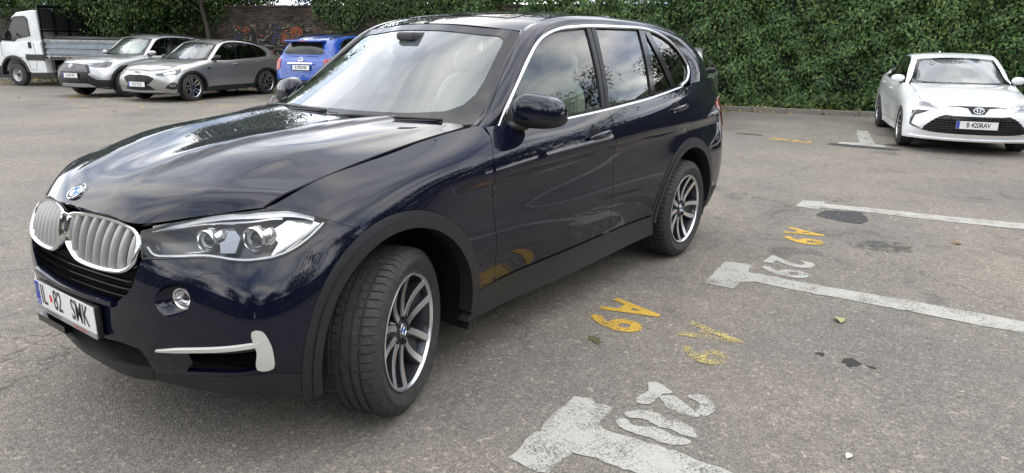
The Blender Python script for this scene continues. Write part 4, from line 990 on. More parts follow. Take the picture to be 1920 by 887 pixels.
def make_car(name, label, loc, heading, c, paint, wheel_r, wb, track, clad=None, glass='dark_glass', chrome=False, screen='screen', wheel_key='a', face='rim_face', rear_glass=True, handles=True, steer=0, rails=None):
    t = empty(name, (loc[0], loc[1], 0), R(heading)); tag(t, label, 'car')
    h = .05
    # where the wheel centres fall in hero coordinates is fixed: arches are drawn with the hero outlines
    B = c.body
    bump = [(0, .02), (.5, .03), (.98, .03), arch(0, AR, -8, -8, 1)[0]]+arch(0, AR, 0, a_fb, 12)+[fb[1], hl[8], hl[7], hl[6], hl[5], hl[4], (.90, TT), (.5, TT), (0, TT)]
    joined('front_bumper', B, bump, paint, t, gap=0, h=h)
    panel('fender', B, fen, paint, t, gap=.001, h=h)
    dl_ = panel('front_door', B, fd, paint, t, gap=.003, h=h); dr_ = panel('rear_door', B, rd, paint, t, gap=.003, h=h)
    panel('quarter_panel', B, qp, paint, t, gap=.001, h=h)
    joined('tailgate', B, [(5.35, .19), (SE, .19), (SE, TT), (5.35, TT)], paint, t, gap=0, h=.06)
    joined('rear_bumper', B, [(4.93, .02), (SE, .02), (SE, .188), (5.0, .188)], clad or paint, t, gap=0, h=.06)
    panel('sill', B, sill, clad or paint, t, gap=0, h=h, lift=.003, depth=.04)
    for cx, a0, a1 in ((0, -11, 187), (-2.933, -3, 183)):
        o_, i_ = arch(cx, AR-.001, a0, a1, 26), arch(cx, .455, a0, a1, 26)
        panel('wheel_arch', B, o_+i_[::-1], clad or paint, t, gap=0, lift=.004 if clad else .001, h=.05, depth=.05)
    joined('bonnet', c.hood, hood_out, paint, t, gap=0, h=.04, depth=.02)
    joined('roof', c.roof, [(.008, 0), (.008, float(S_roof.kv[-1])), (float(S_roof.ku[-1]), float(S_roof.kv[-1])), (float(S_roof.ku[-1]), 0)], paint, t, gap=0, h=.06)
    panel('body_side_frame', c.frame, [(0, 0), (FU, 0), (FU, FV), (0, FV)], paint, t, gap=0, h=.05)
    joined('windscreen', c.screen, scr, screen, t, gap=0, edge=False, h=.08)
    joined('glass_border', c.screen, fr_o+fr_i, 'frit', t, gap=0, edge=False, h=.05, lift=.003)
    RU, RV = float(S_rear.ku[-1]), float(S_rear.kv[-1])
    joined('rear_hatch', c.rear, [(0, 0), (0, RV), (RU, RV), (RU, 0)], paint, t, gap=0, h=.05)
    joined('rear_glass', c.rear, [(.05, 0), (.05, RV*.80), (.09, RV*.88), (RU-.10, RV*.93), (RU-.04, RV*.80), (RU-.03, 0)], 'frit', t, gap=0, h=.05, lift=.004, depth=.006)
    for nm, pl in (('front_window', front_pane), ('rear_window', mid_pane), ('vent_window', small_pane+[]), ('quarter_window', rear_pane)):
        panel(nm, c.side, pl, glass, t, gap=0, edge=False, lift=-.004, h=.07)
    for nm, q in (('door_pillar_trim', bp), ('quarter_divider', dd)): panel(nm, c.side, [q[0], q[1], q[2], q[3]], 'gloss_black', t, gap=0, lift=.002, h=.06, depth=.01)
    ribbon('window_trim', c.side, cen+beltc, 'chrome' if chrome else 'gloss_black', t, w=.022, lift=.006, thick=.02, closed=True, h=.05)
    # blockers inside
    x0, x1 = -wb-.45, .45; W2 = track/2
    zb = float(B.P[9, 6, 2]); zl = float(B.P[9, 0, 2])
    mb = MB(); mb.box((x0, -W2+.12, zl+.02), (x1, W2-.12, zl+.16)); mb.box((-wb+.42, -W2-.02, zl+.02), (-.45, W2+.02, zl+.16)); mb.build('underbody', 'gap', t)
    mb = MB(); mb.box((-wb-.15, -W2-.02, zl+.10), (-.75, W2+.02, zl+.20)); mb.box((-1.05, -W2-.02, zb-.22), (-.62, W2+.02, zb-.04)); mb.build('cabin_floor', 'interior', t)
    for y in (.34, -.34):
        V, F = blob((-1.75, y, zb+.05), (.09, .23, .36), (3, 3, 3), 14, 8); s_ = mobj('seat', V, F, 'interior', t)
        V, F = blob((-1.80, y, zb+.36), (.05, .12, .09), (3, 3, 3), 12, 8); mobj('headrest', V, F, 'interior', s_)
        V, F = blob((-wb+.1, y, zb+.0), (.09, .3, .36), (3, 3, 3), 14, 8); mobj('seat', V, F, 'interior', t)
    for s in (1, -1):
        bg_wheel(t, 0, s*track/2, s, wheel_r, .22, steer, .3, face, wheel_key); bg_wheel(t, -wb, s*track/2, s, wheel_r, .22, 0, .9, face, wheel_key)
        for cx in (0, -wb): MB().lathe([(.05, s*(track/2-.22)), (wheel_r+.06, s*(track/2-.22)), (wheel_r+.07, s*(track/2+.08))], 24, Matrix.Translation((cx, 0, wheel_r)), a0=R(-15), a1=R(195)).build('wheel_well', 'gap', t, smooth=True)
        # mirror
        q = c.side.ev([sv(-.93, 1.20)])[0]; V, F = blob((q[0]+.02, q[1]+.11, q[2]+.040), (.060, .10, .062), (2.5, 2.5, 2.3), 18, 12, lambda v: Vector((v.x-.22*v.y, v.y, v.z)))
        k = 1 if s > 0 else -1
        mr = mobj('door_mirror', [(v.x, v.y*s, v.z) for v in V], [f[::k] for f in F], paint if name != 'hatchback' else 'gloss_black', t)
        MB().tube([(q[0]+.02, (q[1]-.01)*s, q[2]-.005), (q[0]+.02, (q[1]+.08)*s, q[2]-.015)], [.03, .025], 8).build('mirror_foot', 'black_plastic', mr, smooth=True)
        if handles:
            for (x_, z_), par in (((-1.58, 1.045), dl_), ((-2.62, 1.10), dr_)):
                q = B.ev([ixz(x_, z_)])[0]; V, F = blob((q[0], q[1]+.015, q[2]), (.10, .014, .014), (2.3, 2, 2.3), 14, 8, lambda v: Vector((v.x, v.y, v.z-.08*v.x)))
                mobj('door_handle', [(v.x, v.y*s, v.z) for v in V], [f[::k] for f in F], paint, par[0] if s > 0 else par[1])
    if rails:
        L = [(.75, float(S_frame.kv[-1])*.12), (1.2, .02)]
        for s in (1, -1):
            pts = [S_roofpt(c, u) for u in np.linspace(.35, 2.2, 12)]
            MB().tube([(p[0], p[1]*s, p[2]+(.035 if 0 < i < 11 else .0)) for i, p in enumerate(pts)], .016, 8).build('roof_rail', rails, t, smooth=True)
    return t
def S_roofpt(c, u): return c.roof.ev([(u, float(S_roof.kv[-1])*.97)])[0]
def both(name, c, pts, m, t, lift=.005, depth=.012, h=.04, **k): return panel(name, c.body, pts, m, t, gap=0, lift=lift, depth=depth, h=h, **k)
def mid(name, c, pts, m, t, lift=.005, depth=.012, h=.04, **k): return joined(name, c.body, pts, m, t, gap=0, lift=lift, depth=depth, h=h, **k)
def nose(c, z):
    """point on the front centre line at a height"""
    return c.body.ev([F_(c, 0.0, z, (0.0, .4))])[0]
M['white_paint'] = mat('white_paint', (.80, .81, .82), .30, 0, 1, .02)
M['silver_paint'] = mat('silver_paint', (.42, .42, .425), .36, .8, .8, .04)
M['warm_silver'] = mat('warm_silver_paint', (.42, .418, .405), .36, .8, .8, .04)
M['blue_paint'] = mat('blue_paint', (.010, .062, .34), .30, .0, 1, .03)
M['mesh_black'] = mat('mesh_black', (.012, .012, .013), .35)
M['lamp_dark'] = mat('lamp_dark', (.05, .052, .058), .10, 0, 1)
M['skid'] = mat('skid_silver', (.42, .42, .42), .35, .4)
M['cab_white'] = mat('cab_white', (.70, .71, .71), .45, 0, .5, .1, noise=(3, (.60, .61, .60), .45, .7))
def honeycomb(name, c, pts, t, nx, nz, parent, m='gloss_black', r=.006):
    """cross bars of a grille clipped to the outline (half outline, mirrored)"""
    P = np.array(dens(pts, .02)); lo, hi = P.min(0), P.max(0)
    mb = MB()
    for k in range(1, nz):
        t_ = lo[1]+(hi[1]-lo[1])*k/nz; ss = []
        for i in range(len(P)):
            a, b = P[i], P[(i+1) % len(P)]
            if (a[1] > t_) != (b[1] > t_): ss.append(a[0]+(b[0]-a[0])*(t_-a[1])/(b[1]-a[1]))
        if len(ss) < 2: continue
        a, b = min(ss), max(ss); L = np.linspace(max(a, 0), b, 10); Q = c.body.ev([(q, t_) for q in L])+c.body.nrm([(q, t_) for q in L])*.012
        for s in (1, -1): mb.tube([(q[0], q[1]*s, q[2]) for q in Q], r, 5)
    for k in range(nx):
        s_ = lo[0]+(hi[0]-lo[0])*(k+.5)/nx; r_ = trange([tuple(q) for q in P], s_)
        if not r_: continue
        L = np.linspace(r_[0], r_[1], 5); Q = c.body.ev([(s_+.012*(-1)**i, q) for i, q in enumerate(L)])+c.body.nrm([(s_, q) for q in L])*.011
        for s in (1, -1): mb.tube([(q[0], q[1]*s, q[2]) for q in Q], r*.8, 5)
    mb.build('mesh_bars', m, parent, smooth=True)
def frontm4(c, z, tilt=None, dx=.004):
    p = nose(c, z); q = nose(c, z+.05); n = Vector((q[2]-p[2], 0, -(q[0]-p[0]))).normalized() if tilt is None else Vector(tilt)
    return frame((p[0]+dx, 0, p[2]), (0, 1, 0), z=tuple(n))
def ring_logo(name, m4, parent, parts, m='chrome'):
    """parts: list of (cx, cy, rx, ry, r) ellipses drawn as tubes"""
    mb = MB()
    for cx, cy, rx, ry, r in parts:
        pts = [m4 @ Vector((cx+rx*math.cos(2*PI*k/28), cy+ry*math.sin(2*PI*k/28), .008)) for k in range(29)]; mb.tube(pts, r, 6, caps=False)
    return mb.build(name, m, parent, smooth=True)
# ---- white saloon
XM = lambda n, cw, st, bpx, ra, rr, tl: [(.92, n), (.53, .53), (0, 0), (-.53, -.53), (-.62, -.60), (-.40, cw+.0) if False else (-.70, -.68), (-1.25, st), (-1.77, bpx), (-2.40, ra+.53), (-2.933, ra), (-3.46, ra-.53), (-3.62, rr), (-4.0, tl)]
cor = warp([(.92, .93), (.53, .53), (0, 0), (-.53, -.53), (-.70, -.62), (-1.25, -1.22), (-1.77, -1.62), (-2.40, -2.17), (-2.933, -2.70), (-3.46, -3.23), (-3.62, -3.35), (-4.0, -3.69)],
           [(.20, .14), (.25, .18), (.42, .31), (.60, .45), (.81, .62), (.90, .69), (.945, .715), (1.05, .83), (1.17, .955), (1.25, 1.00), (1.45, 1.19), (1.62, 1.335), (1.745, 1.435)], [(0, 0), (.5, .475), (.97, .89)], slope(.20, .42, .955, 1.435))
t = make_car('sedan', 'white saloon facing the camera beside the ivy wall', (-11.117, 2.038), 16.0, cor, 'white_paint', .325, 2.70, 1.53, glass='dark_glass', chrome=True, wheel_key='sedan', screen='screen')
gr = [(0, F_(cor, 0, .565, (0, .5))[1]), F_(cor, .30, .565), F_(cor, .40, .578), F_(cor, .50, .53), F_(cor, .64, .40), F_(cor, .66, .335), F_(cor, .50, .315), F_(cor, .25, .31), (0, F_(cor, 0, .31, (0, .2))[1])]
g = mid('lower_grille', cor, gr, 'gloss_black', t, lift=.004); honeycomb('mesh', cor, gr, t, 14, 8, g, 'black_plastic')
ribbon('bumper_lip', cor.body, [(0, .055), (.4, .055), (.72, .06), (.9, .075)], 'white_paint', t, w=.05, lift=.02, thick=.01)
hlp = [F_(cor, .46, .645), F_(cor, .55, .700), F_(cor, .64, .735), D_(cor, .50, .790, (.95, .7)), D_(cor, .40, .815, (1.03, .72)), D_(cor, .47, .735, (1.0, .62)), D_(cor, .56, .665, (.93, .52)), F_(cor, .62, .645)]
hh = both('headlight', cor, hlp, 'lamp_grey', t, lift=.004)
for s, o in zip((1, -1), hh):
    L = [hlp[0], hlp[7], hlp[6], hlp[5], hlp[4]]; r = ribbon('running_light', cor.body, L, 'lamp_white', o, w=.012, lift=.010, mirror=False)[0]
    ic = np.array(hlp).mean(0); dk_ = [tuple(ic+(np.array(q)-ic)*.62) for q in hlp]; r2 = panel('lamp_unit', cor.body, dk_, 'lamp_dark', o, gap=0, lift=.006, depth=.003, mirror=False, h=.05)[0]
    if s < 0:
        for q in (r, r2): q.data.transform(Matrix.Scale(-1, 4, (0, 1, 0))); q.data.flip_normals()
mid('nose_panel', cor, [(0, F_(cor, 0, .60, (0, .5))[1]), F_(cor, .08, .60), F_(cor, .135, .675), F_(cor, .42, .695), F_(cor, .42, .71), F_(cor, .12, .70), (0, F_(cor, 0, .70, (0, .6))[1])], 'gloss_black', t, lift=.004)
ribbon('chrome_wing', cor.body, [F_(cor, .13, .668), F_(cor, .25, .680), F_(cor, .45, .694), F_(cor, .60, .728)], 'chrome', t, w=.010, lift=.009)
m4 = frontm4(cor, .648); ring_logo('emblem', m4, t, [(0, 0, .065, .042, .006), (0, 0, .02, .042, .004), (0, .016, .042, .018, .004)])
plate(t, frontm4(cor, .445, (1, 0, .05), .012), 'B 420RAV')
both('corner_vent', cor, [F_(cor, .60, .615), D_(cor, .62, .62, (.88, .47)), D_(cor, .55, .60, (.95, .45)), D_(cor, .60, .54, (.92, .40)), D_(cor, .63, .40, (.9, .25)), F_(cor, .66, .355), F_(cor, .70, .37), D_(cor, .66, .42, (.88, .26)), D_(cor, .655, .54, (.88, .38))], 'gloss_black', t, lift=.004)
ribbon('chrome_corner', cor.body, [F_(cor, .60, .625), D_(cor, .60, .620, (.9, .46)), D_(cor, .615, .54, (.9, .38)), D_(cor, .64, .40, (.9, .25)), F_(cor, .66, .345), F_(cor, .56, .32)], 'chrome', t, w=.010, lift=.008)
q = cor.body.ev([D_(cor, .66, .42, (.88, .26))])[0]
for s in (1, -1):
    m4 = frame((q[0]-.014, (q[1]-.012)*s, q[2]), Vector((.85, .5*s, 0)).cross(Vector((0, 0, 1))), z=(0, 0, 1)); MB().lathe([(.034, -.02), (.034, .012), (.028, .016), (0, .010)], 18, m4).build('fog_lamp', 'lamp_dark', t, smooth=True, angle=40)
for a, b in (((.03, .55), (.035, -.02)), ((.035, .05), (.04, -.55))):
    f = lambda u, v: cor.screen.ev([(u, abs(v))])[0]*[1, 1 if v >= 0 else -1, 1]+np.array([.004, 0, .012])
    MB().tube([f(*a), f((a[0]+b[0])/2, (a[1]+b[1])/2), f(*b)], .009, 6).build('wiper', 'black_plastic', t, smooth=True)
V, F = blob((-2.6, 0, 1.42), (.06, .015, .035), (2, 2, 2), 10, 6); mobj('aerial_fin', V, F, 'white_paint', t)
# ---- silver crossover
crs = warp([(.92, .93), (.53, .53), (0, 0), (-.53, -.53), (-.70, -.66), (-1.25, -1.16), (-1.77, -1.60), (-2.40, -2.11), (-2.933, -2.64), (-3.46, -3.17), (-3.62, -3.30), (-4.0, -3.53)],
           [(.20, .18), (.25, .24), (.42, .38), (.60, .54), (.81, .73), (.90, .82), (.945, .865), (1.05, .955), (1.17, 1.045), (1.25, 1.10), (1.45, 1.29), (1.62, 1.47), (1.745, 1.58)], [(0, 0), (.5, .475), (.97, .9125)], slope(.04, .10, 1.045, 1.58))
t = make_car('crossover', 'silver crossover with sunshade behind its windscreen between truck and hatchback', (-6.85, -16.95), 14.0, crs, 'silver_paint', .345, 2.64, 1.57, clad='black_plastic', wheel_key='crossover', face='rim_dark', rails='black_plastic')
gr = [(0, F_(crs, 0, .865, (0, .8))[1]), F_(crs, .30, .855), F_(crs, .43, .80), F_(crs, .50, .655), F_(crs, .44, .640), (0, F_(crs, 0, .64, (0, .5))[1])]
mid('grille_frame', crs, [(0, F_(crs, 0, .88, (0, .8))[1]), F_(crs, .34, .868), F_(crs, .47, .81), F_(crs, .57, .64), F_(crs, .50, .60), (0, F_(crs, 0, .61, (0, .5))[1])], 'clad', t, lift=.006)
g = mid('grille', crs, gr, 'mesh_black', t, lift=.009); honeycomb('mesh', crs, gr, t, 10, 8, g, 'skid', .0045)
mid('bumper_cladding', crs, [(0, F_(crs, 0, .605, (0, .5))[1]), F_(crs, .50, .60), F_(crs, .58, .54), F_(crs, .70, .47), D_(crs, .50, .46, (1.02, .28)), D_(crs, .50, .28, (1.02, .05)), F_(crs, .70, .27), (0, .02)], 'black_plastic', t, lift=.006)
mid('skid_plate', crs, [(0, F_(crs, 0, .37, (0, .2))[1]), F_(crs, .40, .37), F_(crs, .50, .355), F_(crs, .60, .29), (0, F_(crs, 0, .285, (0, .08))[1])], 'skid', t, lift=.014)
for z in (.43, .47, .51): ribbon('intake_slat', crs.body, [(0, F_(crs, 0, z, (0, .3))[1]), F_(crs, .25, z), F_(crs, .48, z-.01)], 'gloss_black', t, w=.016, lift=.014)
hp = [F_(crs, .47, .800), F_(crs, .56, .835), D_(crs, .55, .870, (.88, .75)), D_(crs, .42, .895, (1.0, .76)), D_(crs, .30, .885, (1.12, .74)), D_(crs, .40, .80, (1.05, .62)), D_(crs, .52, .76, (.97, .58)), F_(crs, .62, .765)]
both('headlight', crs, hp, 'lamp_dark', t, lift=.005); ribbon('lamp_brow', crs.body, hp[0:5], 'lamp_grey', t, w=.018, lift=.010)
plate(t, frontm4(crs, .565, (1, 0, .03), .014), 'B 100 TIH')
m4 = frontm4(crs, .80); ring_logo('emblem', m4, t, [(0, 0, .065, .045, .006), (0, 0, .02, .045, .004), (0, .016, .044, .018, .004)])
M['sunshade'] = mat('foil_sunshade', (.75, .80, .78), .22, .9, bump=(14, .9, .02))
joined('sunshade', crs.screen, [(.16, 0), (.16, CV*.78), (CU-.12, CV*.82), (CU-.12, 0)], 'sunshade', t, gap=0, edge=False, h=.05, lift=-.05)
# ---- grey-silver hatchback
foc = warp([(.92, .87), (.53, .53), (0, 0), (-.53, -.53), (-.70, -.66), (-1.25, -1.24), (-1.77, -1.65), (-2.40, -2.17), (-2.933, -2.70), (-3.46, -3.23), (-3.62, -3.30), (-4.0, -3.52)],
           [(.20, .16), (.25, .21), (.42, .34), (.60, .49), (.81, .66), (.90, .74), (.945, .775), (1.05, .87), (1.17, .97), (1.25, 1.02), (1.45, 1.21), (1.62, 1.37), (1.745, 1.475)], [(0, 0), (.5, .475), (.97, .9125)], slope(.11, .14, .97, 1.475))
t = make_car('hatchback', 'light grey hatchback with black mirrors parked beside the blue car', (-7.297, -14.66), 15.5, foc, 'warm_silver', .335, 2.70, 1.57, clad='clad', wheel_key='hatchback', glass='dark_glass', rails='black_plastic')
gr = [(0, F_(foc, 0, .655, (0, .6))[1]), F_(foc, .30, .645), F_(foc, .46, .59), F_(foc, .47, .565), F_(foc, .33, .43), (0, F_(foc, 0, .42, (0, .3))[1])]
g = mid('grille', foc, gr, 'mesh_black', t, lift=.006); honeycomb('mesh', foc, gr, t, 9, 7, g, 'gloss_black', .005)
ribbon('grille_edge', foc.body, gr[:-1], 'chrome', t, w=.010, lift=.010)
mid('lower_intake', foc, [(0, F_(foc, 0, .405, (0, .3))[1]), F_(foc, .34, .405), F_(foc, .46, .30), (0, F_(foc, 0, .29, (0, .1))[1])], 'mesh_black', t, lift=.006)
mid('skid_plate', foc, [(0, F_(foc, 0, .285, (0, .1))[1]), F_(foc, .50, .285), F_(foc, .56, .245), (0, .045)], 'skid', t, lift=.012)
hp = [F_(foc, .48, .640), F_(foc, .52, .680), D_(foc, .55, .730, (.88, .68)), D_(foc, .36, .775, (1.05, .74)), D_(foc, .26, .785, (1.16, .76)), D_(foc, .33, .70, (1.10, .62)), D_(foc, .46, .645, (1.02, .55)), F_(foc, .62, .625)]
both('headlight', foc, hp, 'lamp_dark', t, lift=.005); ribbon('running_light', foc.body, [hp[0], hp[7], hp[6], hp[5], hp[4]], 'lamp_silver', t, w=.010, lift=.009)
hc = np.array(hp).mean(0); both('lamp_unit', foc, [tuple(hc+(np.array(q)-hc)*.45) for q in hp], 'lamp_silver', t, lift=.009)
fg = [D_(foc, .66, .45, (.85, .32)), D_(foc, .58, .49, (.92, .36)), D_(foc, .50, .44, (1.0, .30)), D_(foc, .47, .34, (1.03, .18)), D_(foc, .60, .31, (.92, .12)), D_(foc, .70, .35, (.82, .2))]
both('fog_panel', foc, fg, 'clad', t, lift=.005); ribbon('fog_trim', foc.body, [D_(foc, .66, .415, (.85, .28)), D_(foc, .57, .43, (.93, .28)), D_(foc, .55, .40, (.95, .26)), D_(foc, .62, .385, (.88, .25)), D_(foc, .66, .41, (.85, .28))], 'skid', t, w=.012, lift=.012)
plate(t, frontm4(foc, .43, (1, 0, .02), .016), 'B 33 SCZ')
m4 = frontm4(foc, .715); ring_logo('emblem', m4, t, [(0, 0, .06, .024, .006)], 'lamp_dark')
both('tail_light', foc, tl, 'red_lens', t, lift=.006)
for s in (1, -1): MB().box((-.60, s*.90, .77), (-.50, s*.913, .79)).build('fender_badge', 'gloss_black', t)
# ---- blue small SUV seen from behind
mok = warp([(.92, .90), (.53, .50), (0, 0), (-.53, -.52), (-.70, -.66), (-1.25, -1.15), (-1.77, -1.60), (-2.40, -2.04), (-2.933, -2.555), (-3.46, -2.98), (-3.62, -3.10), (-4.0, -3.37)],
           [(.20, .22), (.25, .28), (.42, .42), (.60, .56), (.81, .76), (.945, .90), (1.05, .99), (1.17, 1.06), (1.25, 1.11), (1.29, 1.14), (1.45, 1.32), (1.62, 1.52), (1.745, 1.63)], [(0, 0), (.5, .475), (.97, .89)], slope(.04, .10, 1.06, 1.63))
t = make_car('compact_suv', 'blue small SUV seen from behind in front of the brick wall', (-11.93, -11.99), 195, mok, 'blue_paint', .34, 2.555, 1.54, clad='clad', wheel_key='crossover', face='rim_dark', rails='black_plastic')
B = mok.body
def Rr(y, z, g=None): return tuple(B.inv(np.array([y, z]), (1, 2), g or (SE-y*1.02, z-.28)))
joined('rear_cladding', B, [(SE, Rr(0, .58)[1]), Rr(.35, .585), Rr(.62, .60), (5.25, .35), (5.0, .33), (4.98, .02), (SE, .02)], 'clad', t, gap=0, lift=.010, h=.05)
tlp = [Rr(.60, 1.05), Rr(.62, .86), Rr(.70, .80), (5.28, Rr(.70, .80)[1]), (5.18, Rr(.7, .82)[1]), (5.20, Rr(.7, 1.02)[1]), (5.30, Rr(.7, 1.08)[1])]
both('tail_light', mok, tlp, 'red_lens', t, lift=.012, depth=.02)
both('reflector', mok, [Rr(.66, .50), Rr(.74, .50), Rr(.74, .42), Rr(.68, .42)], 'red_lens', t, lift=.016)
pb = B.ev([Rr(0, .87)])[0]; m4 = frame((pb[0]-.012, 0, pb[2]), (0, -1, 0), z=(-1, 0, .08)); plate(t, m4, 'B 992DNB')
MB().prism([(-.36, .085), (.36, .085), (.35, .115), (-.35, .115)], .02, m4).build('tailgate_bar', 'chrome', t)
m5 = frame((B.ev([Rr(0, 1.03)])[0][0]-.01, 0, 1.03), (0, -1, 0), z=(-1, 0, .15)); ring_logo('emblem', m5, t, [(0, 0, .062, .062, .009)])
MB().prism([(-.06, -.008), (-.01, .012), (.06, .008), (.01, -.012)], .012, m5).build('emblem_bolt', 'chrome', t)
V, F = text2d('MOKKA', .045); mb_ = MB(); pq = B.ev([Rr(.45, .72)])[0]; mb_.add([(pq[0]-.008, .45-x, .72+y) for x, y in V], F); mb_.build('badge_lettering', 'chrome', t)
MB().box((pb[0]-.02, -.10, .66), (pb[0]+.01, .10, .70)).build('tailgate_handle', 'gap', t)
rt = mok.roof.ev([(float(S_roof.ku[-1]), 0)])[0]
sp_ = MB(); sp_.box((rt[0]-.16, -.52, rt[2]-.045), (rt[0]+.10, .52, rt[2]+.005), bev=.02); sp_.build('roof_spoiler', 'blue_paint', t, smooth=True, angle=40)
MB().box((rt[0]-.165, -.10, rt[2]-.03), (rt[0]-.15, .10, rt[2]-.01)).build('brake_light', 'red_lens', t)
MB().tube([(-3.10, 0, 1.18), (-3.14, .15, 1.22), (-3.14, .34, 1.23)], .016, 6).build('rear_wiper', 'black_plastic', t, smooth=True)
MB().tube([(rt[0]+.15, 0, rt[2]), (rt[0]+.02, 0, rt[2]+.12)], .004, 5).build('aerial', 'black_plastic', t)
# ---- pale car hidden behind the dark blue one
t = make_car('hatchback', 'pale silver car mostly hidden behind the tail of the navy SUV', (-10.6, -2.9), 16.5, foc, 'silver_paint', .325, 2.70, 1.57, wheel_key='hatchback')
both('tail_light', foc, tl, 'red_lens', t, lift=.006); both('headlight', foc, hp, 'lamp_dark', t, lift=.005)
# ---------------------------------------------------------------- asphalt, painted markings
def nodes(m): return m.node_tree.nodes, m.node_tree.links, m.node_tree.nodes['Principled BSDF']
def noise(n, l, scale, detail=6, rough=.6, vec=None, dist=0):
    t = n.new('ShaderNodeTexNoise'); t.inputs['Scale'].default_value = scale; t.inputs['Detail'].default_value = detail; t.inputs['Roughness'].default_value = rough; t.inputs['Distortion'].default_value = dist
    if vec is None: vec = n.new('ShaderNodeNewGeometry').outputs['Position']
    l.new(vec, t.inputs['Vector']); return t
def ramp(n, l, src, stops):
    r = n.new('ShaderNodeValToRGB'); e = r.color_ramp.elements
    while len(e) < len(stops): e.new(.5)
    for k, (p, c) in enumerate(stops): e[k].position = p; e[k].color = (*c, 1) if len(c) == 3 else c
    l.new(src, r.inputs[0]); return r
def mixc(n, l, fac, a, b, mode='MIX'):
    x = n.new('ShaderNodeMixRGB'); x.blend_type = mode
    for i, v in ((0, fac), (1, a), (2, b)):
        if isinstance(v, (int, float)): x.inputs[i].default_value = v
        elif isinstance(v, tuple): x.inputs[i].default_value = (*v, 1)
        else: l.new(v, x.inputs[i])
    return x
asph = mat('asphalt', (.1, .1, .1), .92); n, l, b = nodes(asph); geo = n.new('ShaderNodeNewGeometry').outputs['Position']
v1 = n.new('ShaderNodeTexVoronoi'); v1.inputs['Scale'].default_value = 150; l.new(geo, v1.inputs['Vector'])          # aggregate stones
v2 = n.new('ShaderNodeTexVoronoi'); v2.inputs['Scale'].default_value = 60; l.new(geo, v2.inputs['Vector'])
sepc = n.new('ShaderNodeSeparateColor'); l.new(v1.outputs['Color'], sepc.inputs[0])
stone = ramp(n, l, sepc.outputs[0], [(.0, (.142, .127, .107)), (.45, (.208, .189, .162)), (.80, (.256, .235, .203)), (.95, (.30, .275, .233)), (1, (.37, .343, .295))])
sepc2 = n.new('ShaderNodeSeparateColor'); l.new(v2.outputs['Color'], sepc2.inputs[0])
big = ramp(n, l, sepc2.outputs[1], [(.0, (.8, .8, .8)), (.94, (1, 1, 1)), (.975, (1.4, 1.37, 1.32))])
m1 = mixc(n, l, 1.0, stone.outputs[0], big.outputs[0], 'MULTIPLY')
n1 = noise(n, l, .55, 5, .55, geo); tone = ramp(n, l, n1.outputs[0], [(.28, (.74, .75, .78)), (.72, (1.14, 1.11, 1.05))])
m2 = mixc(n, l, 1.0, m1.outputs[0], tone.outputs[0], 'MULTIPLY')
n2 = noise(n, l, 7, 6, .7, geo); tone2 = ramp(n, l, n2.outputs[0], [(.30, (.86, .86, .86)), (.70, (1.10, 1.10, 1.10))])
m3 = mixc(n, l, 1.0, m2.outputs[0], tone2.outputs[0], 'MULTIPLY')
# hairline cracks
nd = noise(n, l, 1.6, 4, .6, geo); vm = n.new('ShaderNodeVectorMath'); vm.operation = 'SCALE'; vm.inputs['Scale'].default_value = .9; l.new(nd.outputs['Color'], vm.inputs[0])
va = n.new('ShaderNodeVectorMath'); l.new(geo, va.inputs[0]); l.new(vm.outputs[0], va.inputs[1])
vc = n.new('ShaderNodeTexVoronoi'); vc.feature = 'DISTANCE_TO_EDGE'; vc.inputs['Scale'].default_value = .32; l.new(va.outputs[0], vc.inputs['Vector'])
ck = ramp(n, l, vc.outputs['Distance'], [(0, (.50, .48, .46)), (.0022, (1, 1, 1))])
nk = noise(n, l, .35, 2, .5, geo); kk = ramp(n, l, nk.outputs[0], [(.44, (0, 0, 0)), (.52, (1, 1, 1))])
m4_ = mixc(n, l, kk.outputs[0], (1., 1., 1.), ck.outputs[0]); m5_ = mixc(n, l, 1.0, m3.outputs[0], m4_.outputs[0], 'MULTIPLY')
n6 = noise(n, l, 2.2, 7, .62, geo, .8); st6 = ramp(n, l, n6.outputs[0], [(.36, (.70, .70, .71)), (.46, (1, 1, 1))]); n7 = noise(n, l, .22, 3, .5, geo); k7 = ramp(n, l, n7.outputs[0], [(.48, (0, 0, 0)), (.62, (1, 1, 1))])
m6_ = mixc(n, l, k7.outputs[0], (1., 1., 1.), st6.outputs[0]); m7_ = mixc(n, l, 1.0, m5_.outputs[0], m6_.outputs[0], 'MULTIPLY')
l.new(m7_.outputs[0], b.inputs['Base Color'])
bu = n.new('ShaderNodeBump'); bu.inputs['Strength'].default_value = .55; bu.inputs['Distance'].default_value = .006; l.new(v1.outputs['Distance'], bu.inputs['Height']); l.new(bu.outputs[0], b.inputs['Normal'])
NX = 60
gv = [(-150+300*i/NX, -150+300*j/NX, 0) for i in range(NX+1) for j in range(NX+1)]; gf = [(i*(NX+1)+j, (i+1)*(NX+1)+j, (i+1)*(NX+1)+j+1, i*(NX+1)+j+1) for i in range(NX) for j in range(NX)]
ground = mobj('ground', gv, gf, asph); tag(ground, 'worn grey asphalt of the car park', kind='structure')
